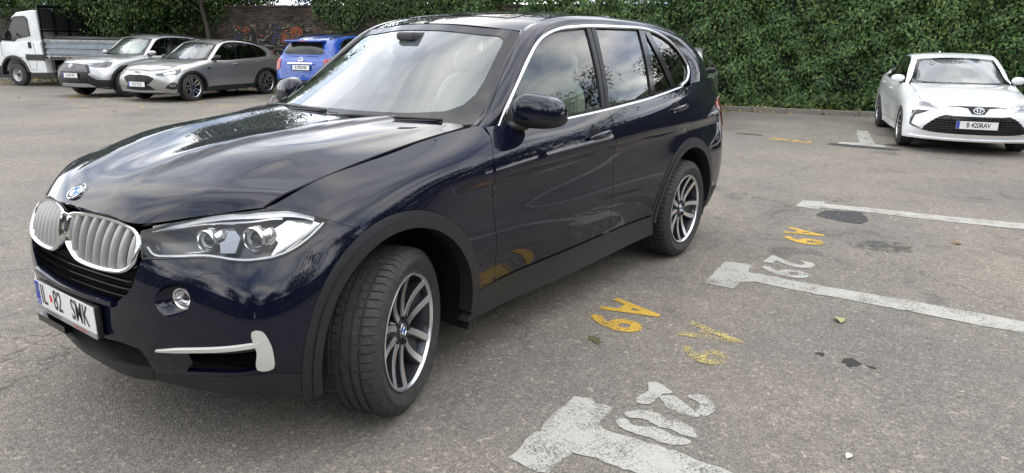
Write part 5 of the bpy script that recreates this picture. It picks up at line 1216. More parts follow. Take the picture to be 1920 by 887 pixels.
def paint_mat(name, col, cov=.5, soft=.10, sc=55):
    m = mat(name, col, .75); n, l, b = nodes(m); geo = n.new('ShaderNodeNewGeometry').outputs['Position']
    a = noise(n, l, sc, 6, .75, geo); c = noise(n, l, 5, 4, .6, geo)
    ad = n.new('ShaderNodeMath'); ad.operation = 'MULTIPLY_ADD'; ad.inputs[1].default_value = .45; l.new(c.outputs[0], ad.inputs[0]); l.new(a.outputs[0], ad.inputs[2])
    r = ramp(n, l, ad.outputs[0], [(cov, (0, 0, 0)), (cov+soft, (1, 1, 1))]); l.new(r.outputs[0], b.inputs['Alpha'])
    c2 = noise(n, l, 90, 4, .7, geo); rc = ramp(n, l, c2.outputs[0], [(.3, tuple(q*.78 for q in col)), (.7, tuple(min(1, q*1.08) for q in col))]); l.new(rc.outputs[0], b.inputs['Base Color'])
    v = n.new('ShaderNodeTexVoronoi'); v.inputs['Scale'].default_value = 95; l.new(geo, v.inputs['Vector']); u = n.new('ShaderNodeBump'); u.inputs['Strength'].default_value = .35; u.inputs['Distance'].default_value = .004; l.new(v.outputs['Distance'], u.inputs['Height']); l.new(u.outputs[0], b.inputs['Normal'])
    return m
M['road_white'] = paint_mat('road_paint_white', (.42, .408, .372), .58, .13, 110)
M['road_white_old'] = paint_mat('road_paint_white_old', (.40, .39, .36), .62, .12)
M['road_yellow'] = paint_mat('road_paint_yellow', (.60, .37, .05), .60, .12, 110)
M['road_yellow_old'] = paint_mat('road_paint_yellow_old', (.50, .40, .14), .69, .10, 90)
M['tar'] = paint_mat('tar_patch', (.045, .045, .048), .50, .30, 18)
M['tar_light'] = paint_mat('tar_stain', (.075, .074, .072), .62, .30, 12)
M['oil'] = paint_mat('oil_spot', (.022, .020, .018), .45, .25, 30)
M['moss'] = paint_mat('moss', (.10, .10, .035), .60, .2, 40)
def flat(name, polys, m, z=.004, jag=.006):
    mb = MB()
    for P in polys:
        L = dens(crom(P, 4, True) if m in ('oil', 'tar', 'tar_light', 'moss') else P, .05); L = L+RNG.normal(0, jag, L.shape)
        V, T = tri_poly_(L, (), .5); mb.add([(x, y, z) for x, y in V], T)
    return mb.build(name, m, ground)
flat('bay_line', [[(-2.974,1.262),(-3.007,1.359),(-3.034,1.457),(-2.835,1.48),(-2.866,1.996),(-2.914,2.421),(-2.95,3.078),(-3.0,4.6),(-2.78,4.6),(-2.732,3.082),(-2.718,2.828),(-2.7,2.318),(-2.667,1.893),(-2.659,1.579),(-2.608,1.514),(-2.43,1.519),(-2.43,1.421),(-2.425,1.322)]], 'road_white')
flat('bay_line', [[(-5.539,1.152),(-5.613,1.347),(-5.506,1.372),(-5.60,1.809),(-5.689,2.421),(-5.836,3.017),(-6.0,4.6),(-5.75,4.6),(-5.57,3.023),(-5.45,2.448),(-5.394,1.848),(-5.342,1.534),(-5.293,1.377),(-5.2,1.377),(-5.204,1.17)]], 'road_white')
flat('bay_line', [[(-.559,1.446),(-.59,1.512),(-.571,1.549),(-.584,1.634),(-.537,1.648),(-.423,1.658),(-.393,1.695),(-.416,1.878),(-.423,2.088),(-.427,2.231),(-.43,4.6),(-.21,4.6),(-.20,1.95),(-.194,1.889),(-.19,1.775),(-.174,1.679),(-.071,1.675),(-.001,1.675),(.025,1.64),(.015,1.499),(-.143,1.483),(-.387,1.454)]], 'road_white')
flat('bay_line', [[(-12.46,.309),(-12.5,.498),(-10.66,.95),(-10.55,1.15),(-10.34,1.14),(-10.34,.45),(-10.555,.43),(-10.667,.712)]], 'road_white', .004, .01)
flat('bay_line', [[(-11.55,-2.2),(-11.65,-1.943),(-10.46,-1.563),(-10.40,-1.7)]], 'road_white', .004, .01)
dig2 = [[(-.883,1.668),(-.91,1.69),(-.872,1.775),(-.848,1.777),(-.824,1.751),(-.746,1.751),(-.707,1.749),(-.688,1.701),(-.744,1.685),(-.813,1.698)],
        [(-.797,1.768),(-.833,1.801),(-.813,1.85),(-.779,1.904),(-.754,1.953),(-.729,1.955),(-.716,1.915),(-.727,1.848),(-.757,1.802)],
        [(-.897,1.871),(-.922,1.916),(-.867,1.981),(-.808,2.0),(-.766,1.986),(-.77,1.95),(-.823,1.948),(-.864,1.916),(-.87,1.874)]]
dig8 = [[(-.567,1.709),(-.613,1.734),(-.64,1.777),(-.645,1.822),(-.622,1.872),(-.642,1.909),(-.634,1.965),(-.601,2.006),(-.573,2.012),(-.564,1.979),(-.573,1.917),(-.561,1.869),(-.576,1.824),(-.575,1.777),(-.55,1.734)],
        [(-.495,1.707),(-.518,1.726),(-.493,1.771),(-.507,1.811),(-.531,1.853),(-.531,1.905),(-.517,1.949),(-.531,2.008),(-.504,2.012),(-.473,1.983),(-.457,1.932),(-.458,1.873),(-.448,1.817),(-.453,1.761),(-.467,1.726)]]
flat('bay_number', [offset(crom(q, 3, True), -.007) for q in dig2], 'road_white', jag=.0025); flat('bay_number', [offset(crom(q, 3, True), -.007) for q in dig8], 'road_white', jag=.0025)
def ground_text(name, s, x, y, wx, wy, m, z=.004, bold=.03):
    """one character filling the box x..x+wx (reading direction), y..y+wy (letter height)"""
    V, F = text2d(s, 1, bold=bold); lo, hi = V.min(0), V.max(0); V = (V-lo)/(hi-lo)*[wx, wy]+[x, y]
    return mobj(name, [(a, b_, z) for a, b_ in V], F, m, ground, smooth=False)
ground_text('bay_number', '2', -3.37, 1.49, .22, .33, 'road_white'); ground_text('bay_number', '9', -3.10, 1.51, .19, .34, 'road_white')
ground_text('stencil_letter', 'A', -1.815, .995, .245, .345, 'road_yellow'); ground_text('stencil_letter', '9', -1.530, 1.005, .185, .340, 'road_yellow')
ground_text('stencil_letter', 'A', -4.33, 1.36, .24, .31, 'road_yellow'); ground_text('stencil_letter', '9', -4.04, 1.40, .19, .33, 'road_yellow')
ground_text('faded_letter', 'A', -1.745, 1.53, .25, .33, 'road_yellow_old', .0045); ground_text('faded_letter', '9', -1.44, 1.62, .19, .25, 'road_yellow_old', .0045)
ground_text('stencil_letter', 'A', -10.35, -.60, .3, .34, 'road_yellow'); ground_text('stencil_letter', '2', -10.30, -.22, .26, .30, 'road_yellow')
# marks in front of the cars on the left
for P in ([(-5.9, -18.6), (-6.0, -18.4), (-9.0, -18.1), (-9.0, -18.3)], [(-6.9, -16.2), (-6.85, -15.9), (-6.2, -15.85), (-6.2, -16.1)], [(-7.15, -14.2), (-7.2, -13.9), (-8.9, -12.95), (-8.8, -13.2)], [(-7.9, -12.1), (-8.0, -11.8), (-9.0, -11.6), (-9.0, -11.8)]):
    flat('bay_line', [P], 'road_white_old', jag=.02)
ground_text('stencil_letter', 'A', -7.75, -13.8, .4, .34, 'road_yellow'); ground_text('stencil_letter', '9', -7.6, -12.6, .34, .5, 'road_yellow_old'); ground_text('stencil_letter', '8', -6.5, -17.5, .4, .5, 'road_yellow')
flat('tar_patch', [[(-4.939,1.44),(-5.20,1.45),(-5.30,1.60),(-5.30,1.773),(-4.926,1.854),(-4.829,1.707)]], 'tar', .0035, .012)
flat('tar_patch', [[(-10.3,.40),(-10.3,1.3),(-10.1,1.3),(-10.05,.45)]], 'tar', .0035, .012); flat('tar_patch', [[(-10.9,1.15),(-10.9,1.6),(-10.65,1.6),(-10.65,1.1)]], 'tar', .0035, .012)
flat('tar_stain', [[(-4.069,1.955),(-4.25,1.957),(-4.401,2.202),(-4.265,2.308),(-4.112,2.295),(-4.004,2.056)]], 'tar_light', .0035, .015)
flat('oil_spot', [[(-1.723,2.337),(-1.777,2.36),(-1.75,2.417),(-1.701,2.421),(-1.667,2.377)]], 'oil', .0035, .004); flat('oil_spot', [[(-1.745,2.21),(-1.755,2.245),(-1.725,2.25),(-1.72,2.215)]], 'oil', .0035, .003); flat('oil_spot', [[(-1.735,2.45),(-1.74,2.49),(-1.715,2.49)]], 'oil', .0035, .003)
flat('moss_tuft', [[(-1.16,1.16),(-1.20,1.19),(-1.17,1.25),(-1.12,1.25)]], 'moss', .004, .008); flat('moss_tuft', [[(-10.6,-1.3),(-10.65,-.9),(-10.45,-.85),(-10.45,-1.2)]], 'moss', .004, .02)
# fallen leaves
def leaf_shape(L=.06, w=.6):
    return [(0, 0, 0), (.25*L, w*.38*L, .10*L), (.55*L, w*.42*L, .12*L), (L, 0, .03*L), (.55*L, -w*.42*L, .12*L), (.25*L, -w*.38*L, .10*L), (.5*L, 0, .02*L)]
LF = [(0, 6, 1), (1, 6, 2), (2, 6, 3), (3, 6, 4), (4, 6, 5), (5, 6, 0)]
M['leaf_brown'] = mat('leaf_brown', (.22, .13, .05), .7); M['leaf_pale'] = mat('leaf_pale', (.34, .34, .14), .6)
lv = {k: None for k in ('yellow', 'leaf_brown', 'leaf_pale')}
def fallen(x, y, size, m, label, group=None):
    me = bpy.data.meshes.new('fallen_leaf'); me.from_pydata(leaf_shape(size), [], LF); me.materials.append(M[m]); me.update()
    o = link(bpy.data.objects.new('fallen_leaf', me)); o.location = (x, y, .006); o.rotation_euler = (RNG.uniform(-.2, .2), RNG.uniform(-.2, .2), RNG.uniform(0, 6.28)); tag(o, label, 'leaf', group)
fallen(-2.33, 2.19, .11, 'leaf_pale', 'pale green leaf lying below the bay line numbered 29')
fallen(-4.66, 2.63, .09, 'leaf_brown', 'small brown leaf lying beside the farther bay line'); fallen(-.83, 2.56, .05, 'logo_white', 'tiny white scrap on asphalt near the front bay line')
for k in range(46):
    x, y = RNG.uniform(-8.6, -5.0), RNG.uniform(-19.5, -11); fallen(x, y, RNG.uniform(.05, .12), 'yellow' if k % 3 else 'leaf_pale', 'small fallen leaf on asphalt in front of the left parked cars', 'fallen leaves by the left cars')
# ---------------------------------------------------------------- boundary wall, ivy, kerb
WD = np.array([-.289, .957, 0]); WN = np.array([.957, .289, 0]); W0 = np.array([-15.48, -3.37, 0])
def wp(s, off, z): return W0+WD*s+WN*off+np.array([0, 0, z])
WROT = math.atan2(WD[1], WD[0])                              # local x = along the wall (s), local y = away from the lot
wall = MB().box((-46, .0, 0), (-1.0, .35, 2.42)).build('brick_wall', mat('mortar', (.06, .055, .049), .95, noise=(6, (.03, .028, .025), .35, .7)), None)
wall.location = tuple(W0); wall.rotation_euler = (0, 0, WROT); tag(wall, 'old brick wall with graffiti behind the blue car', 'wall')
def brick_mat():
    m = mat('old_brick', (.2, .1, .07), .95); n, l, b = nodes(m); geo = n.new('ShaderNodeNewGeometry').outputs['Position']
    oi = n.new('ShaderNodeObjectInfo'); vor = n.new('ShaderNodeTexWhiteNoise'); vor.noise_dimensions = '3D'
    sn = n.new('ShaderNodeVectorMath'); sn.operation = 'SNAP'; sn.inputs[1].default_value = (.13, .26, .075); l.new(geo, sn.inputs[0]); l.new(sn.outputs[0], vor.inputs['Vector'])
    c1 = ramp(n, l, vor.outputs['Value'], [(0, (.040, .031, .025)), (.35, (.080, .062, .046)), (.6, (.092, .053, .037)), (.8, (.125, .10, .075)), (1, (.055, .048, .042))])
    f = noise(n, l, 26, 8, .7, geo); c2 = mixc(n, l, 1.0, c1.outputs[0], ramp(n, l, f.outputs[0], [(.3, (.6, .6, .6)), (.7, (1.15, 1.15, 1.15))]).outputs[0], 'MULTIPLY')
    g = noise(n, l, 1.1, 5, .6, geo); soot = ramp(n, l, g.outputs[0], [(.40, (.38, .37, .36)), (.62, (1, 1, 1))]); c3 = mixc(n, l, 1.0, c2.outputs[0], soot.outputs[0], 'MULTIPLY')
    # graffiti: sprayed strokes inside a patch of the wall
    dp = n.new('ShaderNodeVectorMath'); dp.operation = 'SUBTRACT'; dp.inputs[1].default_value = tuple(W0); l.new(geo, dp.inputs[0])
    d1 = n.new('ShaderNodeVectorMath'); d1.operation = 'DOT_PRODUCT'; d1.inputs[1].default_value = tuple(WD); l.new(dp.outputs[0], d1.inputs[0])
    sp = n.new('ShaderNodeSeparateXYZ'); l.new(geo, sp.inputs[0])
    cb = n.new('ShaderNodeCombineXYZ'); l.new(d1.outputs['Value'], cb.inputs[0]); l.new(sp.outputs['Z'], cb.inputs[1])
    def band(src, a, b_, e=.12):
        x = n.new('ShaderNodeMapRange'); x.inputs['From Min'].default_value = a; x.inputs['From Max'].default_value = a+e; l.new(src, x.inputs['Value'])
        y = n.new('ShaderNodeMapRange'); y.inputs['From Min'].default_value = b_; y.inputs['From Max'].default_value = b_-e; l.new(src, y.inputs['Value'])
        z = n.new('ShaderNodeMath'); z.operation = 'MULTIPLY'; l.new(x.outputs[0], z.inputs[0]); l.new(y.outputs[0], z.inputs[1]); return z
    bs, bz = band(d1.outputs['Value'], -14.9, -12.0), band(sp.outputs['Z'], .35, 2.0)
    mk = n.new('ShaderNodeMath'); mk.operation = 'MULTIPLY'; l.new(bs.outputs[0], mk.inputs[0]); l.new(bz.outputs[0], mk.inputs[1])
    w = noise(n, l, 2.6, 2, .4, cb.outputs[0], 1.2); st = ramp(n, l, w.outputs[0], [(.41, (0, 0, 0)), (.43, (.9, .9, .9)), (.57, (.9, .9, .9)), (.59, (0, 0, 0))])
    hue = noise(n, l, 1.7, 1, .4, cb.outputs[0], .6); hc = ramp(n, l, hue.outputs[0], [(.36, (.26, .07, .03)), (.42, (.015, .015, .018)), (.50, (.19, .17, .135)), (.55, (.015, .015, .018)), (.64, (.03, .04, .10))]); hc.color_ramp.interpolation = 'CONSTANT'
    mm = n.new('ShaderNodeMath'); mm.operation = 'MULTIPLY'; l.new(mk.outputs[0], mm.inputs[0]); l.new(st.outputs[0], mm.inputs[1])
    c4 = mixc(n, l, mm.outputs[0], c3.outputs[0], hc.outputs[0]); l.new(c4.outputs[0], b.inputs['Base Color'])
    bu = n.new('ShaderNodeBump'); bu.inputs['Strength'].default_value = .8; bu.inputs['Distance'].default_value = .015; l.new(f.outputs[0], bu.inputs['Height']); l.new(bu.outputs[0], b.inputs['Normal'])
    return m
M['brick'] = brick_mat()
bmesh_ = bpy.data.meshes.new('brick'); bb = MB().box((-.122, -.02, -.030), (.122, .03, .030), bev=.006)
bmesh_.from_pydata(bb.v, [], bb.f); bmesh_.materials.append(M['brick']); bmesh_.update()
rest = MB(); nb = 0
rows = int(2.40/.074)
for r in range(rows):
    for k in range(int(20/.26)):
        s = -19+k*.26+(.13 if r % 2 else 0)+RNG.normal(0, .005); z = .04+r*.074+RNG.normal(0, .003); off = RNG.normal(0, .010)
        if RNG.random() < .04: continue
        vis = -13.9 < s < -10.0 and z > 1.0 and nb < 300
        if vis:
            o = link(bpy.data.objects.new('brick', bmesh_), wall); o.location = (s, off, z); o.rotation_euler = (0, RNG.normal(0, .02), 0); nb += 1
        else:
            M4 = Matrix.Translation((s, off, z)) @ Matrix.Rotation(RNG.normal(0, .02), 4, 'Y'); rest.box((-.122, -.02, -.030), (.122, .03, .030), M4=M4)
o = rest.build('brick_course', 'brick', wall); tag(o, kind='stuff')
for k in range(44):
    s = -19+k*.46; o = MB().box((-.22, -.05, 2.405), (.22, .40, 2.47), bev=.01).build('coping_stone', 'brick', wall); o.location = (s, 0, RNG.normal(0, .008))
back = MB().box((-1.0, .06, 0), (16, .4, 5.2)).build('garden_wall', mat('stem_covered_render', (.035, .032, .022), .95, noise=(9, (.012, .016, .008), .35, .65)), None)
back.location = tuple(W0); back.rotation_euler = (0, 0, WROT); tag(back, 'tall garden wall almost hidden under the ivy', 'wall')
# leaves in bulk
def leaf_mat(name, stops, rough=.45, trans=.25, scale=.6):
    m = mat(name, stops[0][1], rough, spec=.35); n, l, b = nodes(m); geo = n.new('ShaderNodeNewGeometry')
    wn_ = n.new('ShaderNodeAttribute'); wn_.attribute_name = 'tone'
    g = noise(n, l, scale, 4, .6, geo.outputs['Position']); ad = n.new('ShaderNodeMath'); ad.operation = 'MULTIPLY_ADD'; ad.inputs[1].default_value = .55; l.new(wn_.outputs['Fac'], ad.inputs[0])
    sb = n.new('ShaderNodeMath'); sb.operation = 'MULTIPLY'; sb.inputs[1].default_value = .55; l.new(g.outputs[0], sb.inputs[0]); l.new(sb.outputs[0], ad.inputs[2])
    r = ramp(n, l, ad.outputs[0], stops); l.new(r.outputs[0], b.inputs['Base Color'])
    if trans:
        tr_ = n.new('ShaderNodeBsdfTranslucent'); l.new(r.outputs[0], tr_.inputs[0]); mx_ = n.new('ShaderNodeMixShader'); mx_.inputs[0].default_value = trans
        l.new(b.outputs[0], mx_.inputs[1]); l.new(tr_.outputs[0], mx_.inputs[2]); l.new(mx_.outputs[0], n['Material Output'].inputs[0])
    return m
def leaves(name, pos, nor, size, m, parent=None, shape='leaf', droop=.3):
    """pos (n,3), nor (n,3): leaf-shaped faces facing nor with random roll; per-leaf tone attribute"""
    n = len(pos); nor = nor/(np.linalg.norm(nor, axis=1)[:, None]+1e-9)
    down = np.array([0, 0, -1.])+RNG.normal(0, .7, (n, 3)); t = down-nor*np.sum(down*nor, 1)[:, None]; t /= np.linalg.norm(t, axis=1)[:, None]+1e-9; b = np.cross(nor, t)
    sz = (np.broadcast_to(size, n)*RNG.uniform(.65, 1.25, n))[:, None]
    pts = [(-.45, 0, 0), (-.22, .34, .08), (.12, .25, .05), (.72, 0, -.12), (.12, -.25, .05), (-.22, -.34, .08)]
    V = np.stack([pos+t*sz*a+b*sz*c_+nor*sz*d for a, c_, d in pts], 1).reshape(-1, 3)
    F = (np.arange(n)[:, None, None]*6+np.array([[0, 1, 2, 3], [0, 3, 4, 5]])[None]).reshape(-1, 4)
    me = bpy.data.meshes.new(name); me.vertices.add(len(V)); me.vertices.foreach_set('co', V.ravel()); me.loops.add(F.size); me.loops.foreach_set('vertex_index', F.ravel().astype(np.int32))
    me.polygons.add(len(F)); me.polygons.foreach_set('loop_start', np.arange(0, F.size, 4, dtype=np.int32)); me.polygons.foreach_set('loop_total', np.full(len(F), 4, np.int32))
    me.materials.append(M[m] if isinstance(m, str) else m); at_ = me.attributes.new('tone', 'FLOAT', 'POINT'); at_.data.foreach_set('value', np.repeat(RNG.random(n), 6).astype(np.float32)); me.update(); me.validate()
    return link(bpy.data.objects.new(name, me), parent)
M['ivy'] = leaf_mat('ivy_leaf', [(.22, (.018, .042, .014)), (.46, (.045, .098, .027)), (.66, (.085, .155, .040)), (.84, (.15, .22, .055)), (.97, (.28, .29, .08))], .38, .18, .5)
M['tree_leaf'] = leaf_mat('tree_leaf', [(.25, (.012, .030, .008)), (.55, (.032, .072, .016)), (.9, (.085, .14, .03))], .5, .30, .4)
M['bush_leaf'] = leaf_mat('bush_leaf', [(.25, (.014, .034, .010)), (.55, (.030, .070, .018)), (.9, (.12, .17, .035))], .5, .25, .9)
n_iv = 92000
s = RNG.uniform(-7.5, 9.5, n_iv); z = RNG.uniform(.02, 5.0, n_iv)
def bumpf(s, z): return .10*np.sin(s*1.7+z*.8)+.09*np.sin(s*3.9-z*2.3+1)+.07*np.sin(s*7.1+z*5.2+2)+.05*np.sin(z*9.7-s*4.4)
off = .18+bumpf(s, z)*.95+RNG.uniform(-.10, .12, n_iv)+np.where(z < .5, .18*(1-z/.5), 0)
hole = np.sin(s*2.3+1.7*np.sin(z*1.9))*np.sin(z*2.9+1.3*np.sin(s*1.3))+.35*np.sin(s*6.1+z*4.7); keep = ~((hole > .93) & (RNG.random(n_iv) < .75)) & ~((z < 2.5) & (s < -5.8+.8*np.sin(z*3)) & (RNG.random(n_iv) < .8)); s, z, off = s[keep], z[keep], off[keep]
pos = W0+WD*s[:, None]+WN*off[:, None]; pos[:, 2] = z
nor = WN+np.array([0, 0, .55])+RNG.normal(0, .38, (len(s), 3)); nor = nor-(WD*(np.cos(s*1.7+z*.8)*.35)[:, None])
iv = leaves('ivy', pos, nor, .078, 'ivy'); tag(iv, 'dense green ivy covering the wall behind the white saloon', 'ivy', kind='stuff')
n_c = 13000; s = np.where(RNG.random(n_c) < .62, RNG.uniform(-11.8, -6, n_c), RNG.uniform(-24, -15, n_c)); z = 2.75-np.abs(RNG.normal(0, .30+.25*np.sin(s*1.9)**2, n_c))
pos = W0+WD*s[:, None]+WN*RNG.uniform(.02, .22, n_c)[:, None]; pos[:, 2] = z
cr_o = leaves('wall_creeper', pos, WN+np.array([0, 0, .5])+RNG.normal(0, .4, (n_c, 3)), .075, 'bush_leaf'); tag(cr_o, 'dark creeper hanging over the top of the brick wall', 'creeper', kind='stuff')
# soil strip, kerb stones, ground plants
soil = MB().box((-7, -.98, 0), (15, .05, .075)).build('planting_strip', mat('soil', (.06, .05, .035), .95, noise=(18, (.11, .09, .05), .4, .7)), None); soil.location = tuple(W0); soil.rotation_euler = (0, 0, WROT); tag(soil, kind='structure')
kerb = empty('kerb', tuple(W0), WROT); tag(kerb, 'low concrete kerb at the foot of the ivy', kind='structure')
M['concrete'] = mat('kerb_concrete', (.22, .205, .18), .9, noise=(9, (.15, .135, .115), .35, .7), bump=(60, .4, .004))
for k in range(14):
    o = MB().box((-.375, -.06, -.02), (.375, .06, .115), bev=.012).build('kerb_stone', 'concrete', kerb); o.location = (-4.2+k*.757, -1.03+RNG.normal(0, .008), 0); o.rotation_euler = (0, 0, RNG.normal(0, .008))
n_l = 5200; s = RNG.uniform(-6.5, 7, n_l); of = RNG.uniform(.1, .98, n_l); hgt = np.where(s > 2.0, .50, .22)*(1.05-of*.55)
z = .07+RNG.random(n_l)**1.5*hgt; pos = W0+WD*s[:, None]+WN*of[:, None]; pos[:, 2] = z
o = leaves('ground_cover', pos, np.array([.4, .1, .8])+RNG.normal(0, .5, (n_l, 3)), .12, 'bush_leaf'); tag(o, 'low leafy ground cover between kerb and ivy', 'plants', kind='stuff')
n_l = 500; s = RNG.uniform(-4.5, 3, n_l); of = RNG.uniform(.5, 1.25, n_l); pos = W0+WD*s[:, None]+WN*of[:, None]; pos[:, 2] = np.where(of > .97, np.where(of > 1.09, .012, .128), .10)+RNG.uniform(0, .02, n_l)
M['dry_leaf'] = leaf_mat('dry_leaf', [(.2, (.16, .09, .03)), (.6, (.34, .24, .06)), (.9, (.42, .34, .10))], .7, 0)
o = leaves('leaf_litter', pos, np.array([0, 0, 1.])+RNG.normal(0, .25, (n_l, 3)), .07, 'dry_leaf'); tag(o, 'dry yellow leaf litter along the kerb', 'leaves', kind='stuff')
n_l = 900; pos = np.stack([RNG.uniform(-9.5, -7.6, n_l)+0, RNG.uniform(-26, -17.5, n_l), np.full(n_l, .012)], 1)
pos = W0+WD*RNG.uniform(-24, -13, n_l)[:, None]+WN*(RNG.random(n_l)**2*2.2+.1)[:, None]; pos[:, 2] = .012
o = leaves('leaf_litter', pos, np.array([0, 0, 1.])+RNG.normal(0, .25, (n_l, 3)), .09, 'dry_leaf'); tag(o, 'dry leaf litter at the foot of the brick wall', 'leaves', kind='stuff')
# ---------------------------------------------------------------- trees
M['bark'] = mat('bark', (.085, .07, .055), .95, noise=(14, (.04, .033, .027), .35, .7), bump=(30, .8, .02))
def tree(name, label, x, y, h, crown, trunk_r=.16, clear=.35, n=9000, size=.16, m='tree_leaf', lean=(0, 0), group=None, nl=9, seed=0):
    """tapered trunk with limbs, crown of leaves clustered round twig ends"""
    rg = np.random.default_rng(seed); t = empty(name, (x, y, 0)); tag(t, label, 'tree', group)
    top = np.array([lean[0], lean[1], h*.80]); mb = MB(); N_ = 7
    tp = [np.array([lean[0]*(k/N_)**1.5+rg.normal(0, .03)*k*.5, lean[1]*(k/N_)**1.5+rg.normal(0, .03)*k*.5, h*.80*k/N_]) for k in range(N_+1)]
    mb.tube([tuple(q) for q in tp], [trunk_r*(1.25 if k == 0 else 1)*(1-.80*k/N_) for k in range(N_+1)], 9)
    tr_o = mb.build('trunk', 'bark', t, smooth=True)
    ends = []; lb = MB()
    for k in range(nl):
        f = clear+(1-clear)*(k+.5)/nl; z0 = h*.8*f; base = tp[min(N_, int(f*N_))]*1.0; base = np.array([np.interp(z0, [q[2] for q in tp], [q[0] for q in tp]), np.interp(z0, [q[2] for q in tp], [q[1] for q in tp]), z0])
        a = k*2.4+rg.normal(0, .3); L = crown[0]*(1.0-.45*abs(f-.55))*rg.uniform(.7, 1.05)
        e = base+np.array([math.cos(a)*L, math.sin(a)*L, L*rg.uniform(.25, .75)]); mdp = (base+e)/2+np.array([0, 0, .12*L])
        lb.tube([tuple(base), tuple(mdp), tuple(e)], [trunk_r*.38*(1-.5*f), trunk_r*.24*(1-.5*f), .015], 6)
        ends += [e, mdp*.4+e*.6]
        for q in range(3):
            e2 = mdp+rg.normal(0, .45*L, 3)*[1, 1, .6]+np.array([0, 0, .2]); lb.tube([tuple(mdp), tuple(e2)], [trunk_r*.14, .01], 5); ends.append(e2)
    lb.build('limb', 'bark', tr_o, smooth=True)
    ends.append(np.array([lean[0], lean[1], h*.92])); ends.append(np.array([lean[0]+.3, lean[1], h*.84])); ends = np.array(ends)
    ci = rg.integers(0, len(ends), n); cl = rg.normal(0, 1, (n, 3)); cl *= (rg.random(n)**.45/np.linalg.norm(cl, axis=1))[:, None]
    pos = ends[ci]+cl*crown[1]*[1, 1, .8]; nor = cl*.6+np.array([0, 0, .6])+rg.normal(0, .5, (n, 3))
    leaves('crown', pos, nor, size, m, t)
    return t
def wtree(s, off, *a, **k):
    p = wp(s, -off, 0); return tree(k.pop('name', 'tree'), k.pop('label'), p[0], p[1], *a, **k)
GR = 'trees beyond the wall'
WT = ['tall tree beyond the wall behind the truck cab', 'tall tree beyond the wall behind the truck bed', 'tall tree beyond the wall behind the silver crossover', 'tall tree beyond the brick wall behind the blue SUV', 'tall tree above the join of brick wall and ivy', 'tall tree beyond the ivy behind the navy SUV', 'tall tree beyond the ivy left of the white saloon', 'tall tree beyond the ivy behind the white saloon']
for i, (s, off, h, cr) in enumerate([(-26, 2.2, 7.5, (2.6, 1.2)), (-22.5, 2.8, 8.5, (2.9, 1.3)), (-18, 2.4, 8.0, (2.7, 1.25)), (-9.0, 2.6, 8.4, (2.7, 1.2)), (-5.0, 3.0, 9.0, (2.8, 1.3)), (-.5, 3.0, 8.4, (2.7, 1.2)), (4.5, 3.2, 8.0, (2.8, 1.3)), (9.5, 3.0, 7.5, (2.7, 1.2))]):
    wtree(s, off, h, cr, label=WT[i], seed=10+i, group=GR, n=17000, size=.15, trunk_r=.18, clear=.22)
# shrubs just beyond the brick wall
def shrub(label, s, off, r, h, n, m='bush_leaf', size=.085, group=None):
    p = wp(s, -off, 0); t = empty('shrub', (p[0], p[1], 0)); tag(t, label, 'shrub', group)
    mb = MB()
    for k in range(5): mb.tube([(RNG.normal(0, .1), RNG.normal(0, .1), 0), (RNG.normal(0, r*.4), RNG.normal(0, r*.4), h*.7)], [.035, .012], 6)
    mb.build('stem', 'bark', t, smooth=True)
    c = RNG.normal(0, 1, (22, 3)); c /= np.linalg.norm(c, axis=1)[:, None]; c = c*[r*.75, r*.75, h*.34]+[0, 0, h*.60]; i = RNG.integers(0, 22, n)
    d = RNG.normal(0, 1, (n, 3)); d *= (RNG.random(n)**.4/np.linalg.norm(d, axis=1))[:, None]; leaves('crown', c[i]+d*r*.50, d*.6+[0, 0, .6]+RNG.normal(0, .4, (n, 3)), size, m, t)
for k, s_ in enumerate((-12.0, -10.9, -9.8, -8.6, -7.2)): shrub('dark shrub showing over the brick wall behind the navy SUV roof', s_, 1.3, 1.1, 4.2, 6500, group='shrubs beyond the brick wall')
for k, s_ in enumerate((-15.4, -16.4, -17.8)): shrub('dark shrub showing over the brick wall behind the grey hatchback', s_, 1.2, 1.1, 4.4, 6500, group='shrubs beyond the brick wall, left')
for k, s_ in enumerate((-20.0, -22.0, -24.0, -26.0, -28.0, -30.5, -33.0)): shrub('dark shrub filling the background behind the truck', s_, .9+.3*(k % 2), 1.3, 4.6, 6500, group='shrubs behind the truck')
# trees standing in front of the wall on the left
wtree(-20.5, -.5, 5.2, (2.0, 1.0), label='bushy dark green tree above the silver crossover', seed=31, n=24000, size=.085, trunk_r=.09, clear=.18, m='bush_leaf')
wtree(-17.6, -.4, 4.8, (1.9, .95), label='leafy tree with trunk behind the grey hatchback', seed=32, n=22000, size=.085, trunk_r=.11, clear=.25, m='bush_leaf', nl=10)
wtree(-15.6, -.35, 5.4, (1.5, .8), label='slender tree with bare trunk at the end of the brick wall', seed=33, n=9000, size=.085, trunk_r=.10, clear=.48, m='bush_leaf', nl=8)
for i, (u, v) in enumerate([(-24.6, .5), (-25.5, .9), (-26.6, .2), (-27.4, .8), (-29.0, .4), (-30.5, .2)]):
    wtree(u, v, 6.5, (1.5, .85), label='bare grey tree trunk standing behind the truck cab', group='trunks behind the truck', seed=50+i, n=6000, size=.10, trunk_r=.13, clear=.58, m='bush_leaf', nl=7)
